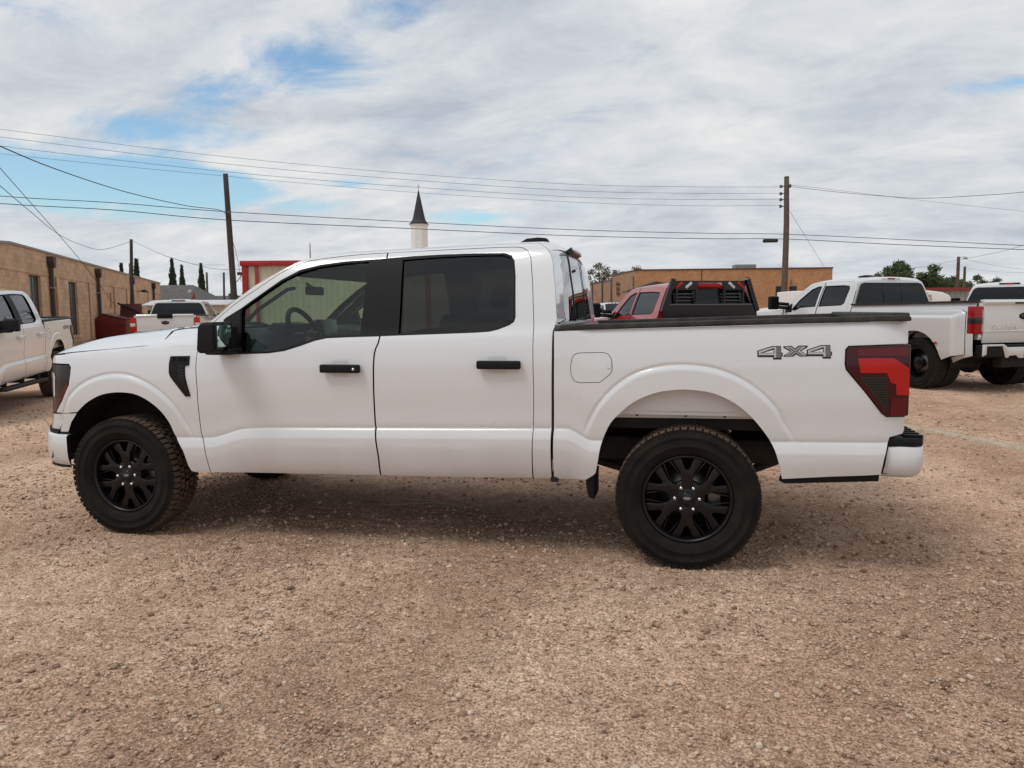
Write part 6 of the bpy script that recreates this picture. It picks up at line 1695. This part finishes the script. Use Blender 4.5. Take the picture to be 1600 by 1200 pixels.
# grey building with red roof trim, far right
gb = empty('metal_building', (20.6, 61.4, 0), RD(13)); tag(gb, 'low grey metal building with dark red roof trim, far right between the two white pickups', 'building')
M_gsid = mat('grey_siding', (.30, .285, .27), .6, noise=(1.5, .15, 3))
box('wall_core', 0, 9, .05, 8, 0, 2.75, M_gsid, gb)
for k in range(22): box('wall_rib', .02+.41*k, .08+.41*k, .0, .05, 0, 2.7, M_gsid, gb)
box('roof_trim', -.15, 9.15, -.15, 8.1, 2.75, 3.0, mat('dark_red_trim', (.20, .025, .022), .5), gb)
f_ = box('window', 2.5, 3.9, -.03, .02, 1.2, 2.05, M_rtrim, gb); box('pane', 2.6, 3.8, -.05, -.03, 1.28, 1.97, M_cream, f_)
# white canteen van
vn = empty('van', (12.9, 28.9, 0), RD(10)); tag(vn, 'white round nosed van with a lettered side, mostly hidden behind the twin wheel pickup', 'van')
bd2 = [(-5.2, .45), (.55, .45), (.72, .9), (.75, 1.55), (.93, 1.68), (.98, 1.80), (.90, 1.95), (.62, 2.07), (.1, 2.14), (-.5, 2.17), (-5.2, 2.17)]
MB().prism(bd2, 'y', 0, 2.1).build('body', M_label, vn, .06, 3)
box('drip_rail', -4.8, .05, -.02, .0, 2.03, 2.05, M_coping, vn)
for k in range(3): box('marker_lamp', -.12-.14*k, -.06-.14*k, -.02, 0, 2.085, 2.11, M_amber, vn)
sg = box('sign_panel', -.32, .18, -.012, 0, 1.70, 1.99, mat('sign_cream', (.62, .54, .48), .6), vn)
text_mesh('DOING THE', .095, .002, M_bcop, 'sign_lettering', sg, facing(-.07, -.016, 1.915), bold=.001)
text_mesh('MOST GOOD', .095, .002, M_bcop, 'sign_lettering', sg, facing(-.07, -.016, 1.79), bold=.001)
box('windscreen', .745, .76, .15, 1.95, 1.0, 1.5, M_farglass, vn)
box('side_window', -.5, .45, -.012, 0, 1.05, 1.50, M_farglass, vn)
for x in (-4.0, -.2):
    for y in (.12, 1.98):
        w = empty('wheel', (x, y, .4), parent=vn)
        for c in w0.children:
            if c.name.split('.')[0] in ('tyre', 'rim', 'hub'):
                o = c.copy(); COL.objects.link(o); o.parent = w

# ------------------------------------------------------------------ trees
M_bark = mat('bark', (.09, .068, .05), .95, noise=(9, .4, 5))
def leafm(name, c1, c2):
    m = mat(name, c1, .7, noise=(1.4, .5, 4, c2)); return m
M_leaf = leafm('leaf_green', (.085, .120, .042), (.045, .070, .024))
M_leaf2 = leafm('leaf_dry', (.15, .105, .045), (.075, .065, .028))
M_cyp = leafm('cypress_green', (.016, .034, .014), (.028, .050, .018))
def leaves(rs, centers, rad, count, size, squash=1.0):
    c = centers[rs.integers(0, len(centers), count)]
    d = rs.normal(size=(count, 3)); d /= np.linalg.norm(d, axis=1)[:, None]
    r = rad[rs.integers(0, len(rad), count)][:, None]*rs.random((count, 1))**.45
    p = c+d*r*np.array([1, 1, squash])
    u = rs.normal(size=(count, 3)); u /= np.linalg.norm(u, axis=1)[:, None]
    w = np.cross(u, rs.normal(size=(count, 3))); w /= np.linalg.norm(w, axis=1)[:, None]
    s = size*rs.uniform(.6, 1.4, (count, 1))
    V = np.stack([p-u*s, p+w*s*.5, p+u*s, p-w*s*.5], 1).reshape(-1, 3)
    return V
def mesh_quads(name, V, m, par, kind=None):
    me = bpy.data.meshes.new(name); n = len(V)//4
    me.vertices.add(len(V)); me.vertices.foreach_set('co', V.astype(np.float32).ravel())
    me.loops.add(n*4); me.loops.foreach_set('vertex_index', np.arange(n*4, dtype=np.int32))
    me.polygons.add(n); me.polygons.foreach_set('loop_start', np.arange(0, n*4, 4, dtype=np.int32)); me.update(calc_edges=True)
    return link(name, me, m, par)
def tree(label, loc, h, w, seed, m, count, size, trunk_h, sparse=False):
    rs = np.random.default_rng(seed); rnd = random.Random(seed)
    t = empty('tree', loc); tag(t, label, 'tree', 'broadleaf trees')
    mb = MB(); mb.tube([(0, 0, -.2), (.05, .02, trunk_h*.5), (0, .1, trunk_h)], [.22*h/6, .17*h/6, .12*h/6], 8)
    cs = []; rd_ = []
    for k in range(44 if not sparse else 16):
        a = rnd.uniform(0, 6.28); rr = w*.5*math.sqrt(rnd.random())*.85; zz = trunk_h+(h-trunk_h)*(.10+.84*rnd.random())*(1-.18*(rr/(w*.5))**2)
        c = Vector((rr*math.cos(a), rr*math.sin(a), zz)); cs.append(c[:]); rd_.append(h*rnd.uniform(.06, .13))
        mid = Vector((c.x*.4, c.y*.4, trunk_h+(zz-trunk_h)*.45))
        mb.tube([(0, .05, trunk_h*.85), mid, c, c*1.04], [.07*h/6, .045*h/6, .02*h/6, .008*h/6], 5)
    mb.build('trunk', M_bark, t)
    V = leaves(rs, np.array(cs), np.array(rd_), count, size, .75)
    mesh_quads('crown', V, m, t)
    return t
tree('round green tree rising behind the cab of the twin wheel pickup', (24.4, 78.0, 0), 6.1, 7.6, 3, M_leaf, 15000, .12, 1.9)
tree('low green tree right of the far poles', (44.2, 118.0, 0), 6.0, 6.6, 5, M_leaf, 7000, .13, 1.6)
tree('low green bush like tree behind the distant lamp pole', (38.6, 112.0, 0), 6.0, 5.6, 15, M_leaf, 5000, .13, 1.3)
tree('lower green tree left of the distant poles', (27.6, 80.0, 0), 4.9, 5.6, 25, M_leaf, 8000, .10, 1.2)
tree('sparse dry brown tree above the left end of the brick building', (-8.0, 104.0, 0), 8.0, 6.0, 7, M_leaf2, 2600, .13, 3.6, True)
tree('small sparse dry tree right of the larger one above the brick wall', (-4.3, 106.0, 0), 7.9, 4.0, 9, M_leaf2, 1500, .13, 3.8, True)
tree('dark bush between the leaning pole and the metal building', (-24.9, 41.2, 0), 3.1, 1.8, 19, M_leaf, 2500, .09, .8)
def cypress(label, loc, h, r, seed):
    rs = np.random.default_rng(seed); t = empty('cypress', loc); tag(t, label, 'tree', 'cypresses')
    MB().tube([(0, 0, -.1), (0, 0, h*.9)], [.12, .03], 6).build('trunk', M_bark, t)
    n = 5200; z = h*rs.random(n)**.85; k = z/h
    prof = r*np.clip(np.where(k < .18, .72+.28*k/.18, (1-((k-.18)/.82)**1.7)), .03, 1)*(1+.14*np.sin(z*5+seed)+.10*np.sin(z*11.3))
    a = rs.uniform(0, 6.28, n); rr = prof*np.sqrt(rs.random(n)*.75+.25)
    p = np.stack([rr*np.cos(a), rr*np.sin(a), z], -1)
    up = np.stack([np.cos(a)*.25, np.sin(a)*.25, np.ones(n)], -1); up += rs.normal(size=(n, 3))*.22
    side = np.stack([-np.sin(a), np.cos(a), np.zeros(n)], -1)+rs.normal(size=(n, 3))*.3
    s = .20*rs.uniform(.6, 1.4, (n, 1))
    V = np.stack([p-up*s*.6, p+side*s*.32, p+up*s*1.1, p-side*s*.32], 1).reshape(-1, 3)
    V[:, 2] = np.minimum(V[:, 2], h+.25)
    mesh_quads('crown', V, M_cyp, t)
cypress('tallest cypress, leftmost of the three beyond the silver white pickup', (-45.3, 62.2, 0), 6.7, 0.57, 1)
cypress('smaller cypress between its two taller neighbours', (-50.8, 71.3, 0), 6.7, 0.49, 2)
cypress('rightmost cypress, beside the thin dark pole', (-44.4, 65.5, 0), 6.4, 0.54, 3)
cypress('small cypress tip left of the short pole, above the tan building roof', (-46.6, 56.8, 0), 5.95, 0.46, 4)
cypress('cypress tip just right of the short pole, shorter of the pair', (-44.6, 55.6, 0), 5.8, 0.43, 5)
cypress('cypress tip right of the short pole, taller of the pair', (-43.9, 55.4, 0), 6.2, 0.49, 6)
for i, o in enumerate(list(bpy.data.objects)):
    pass
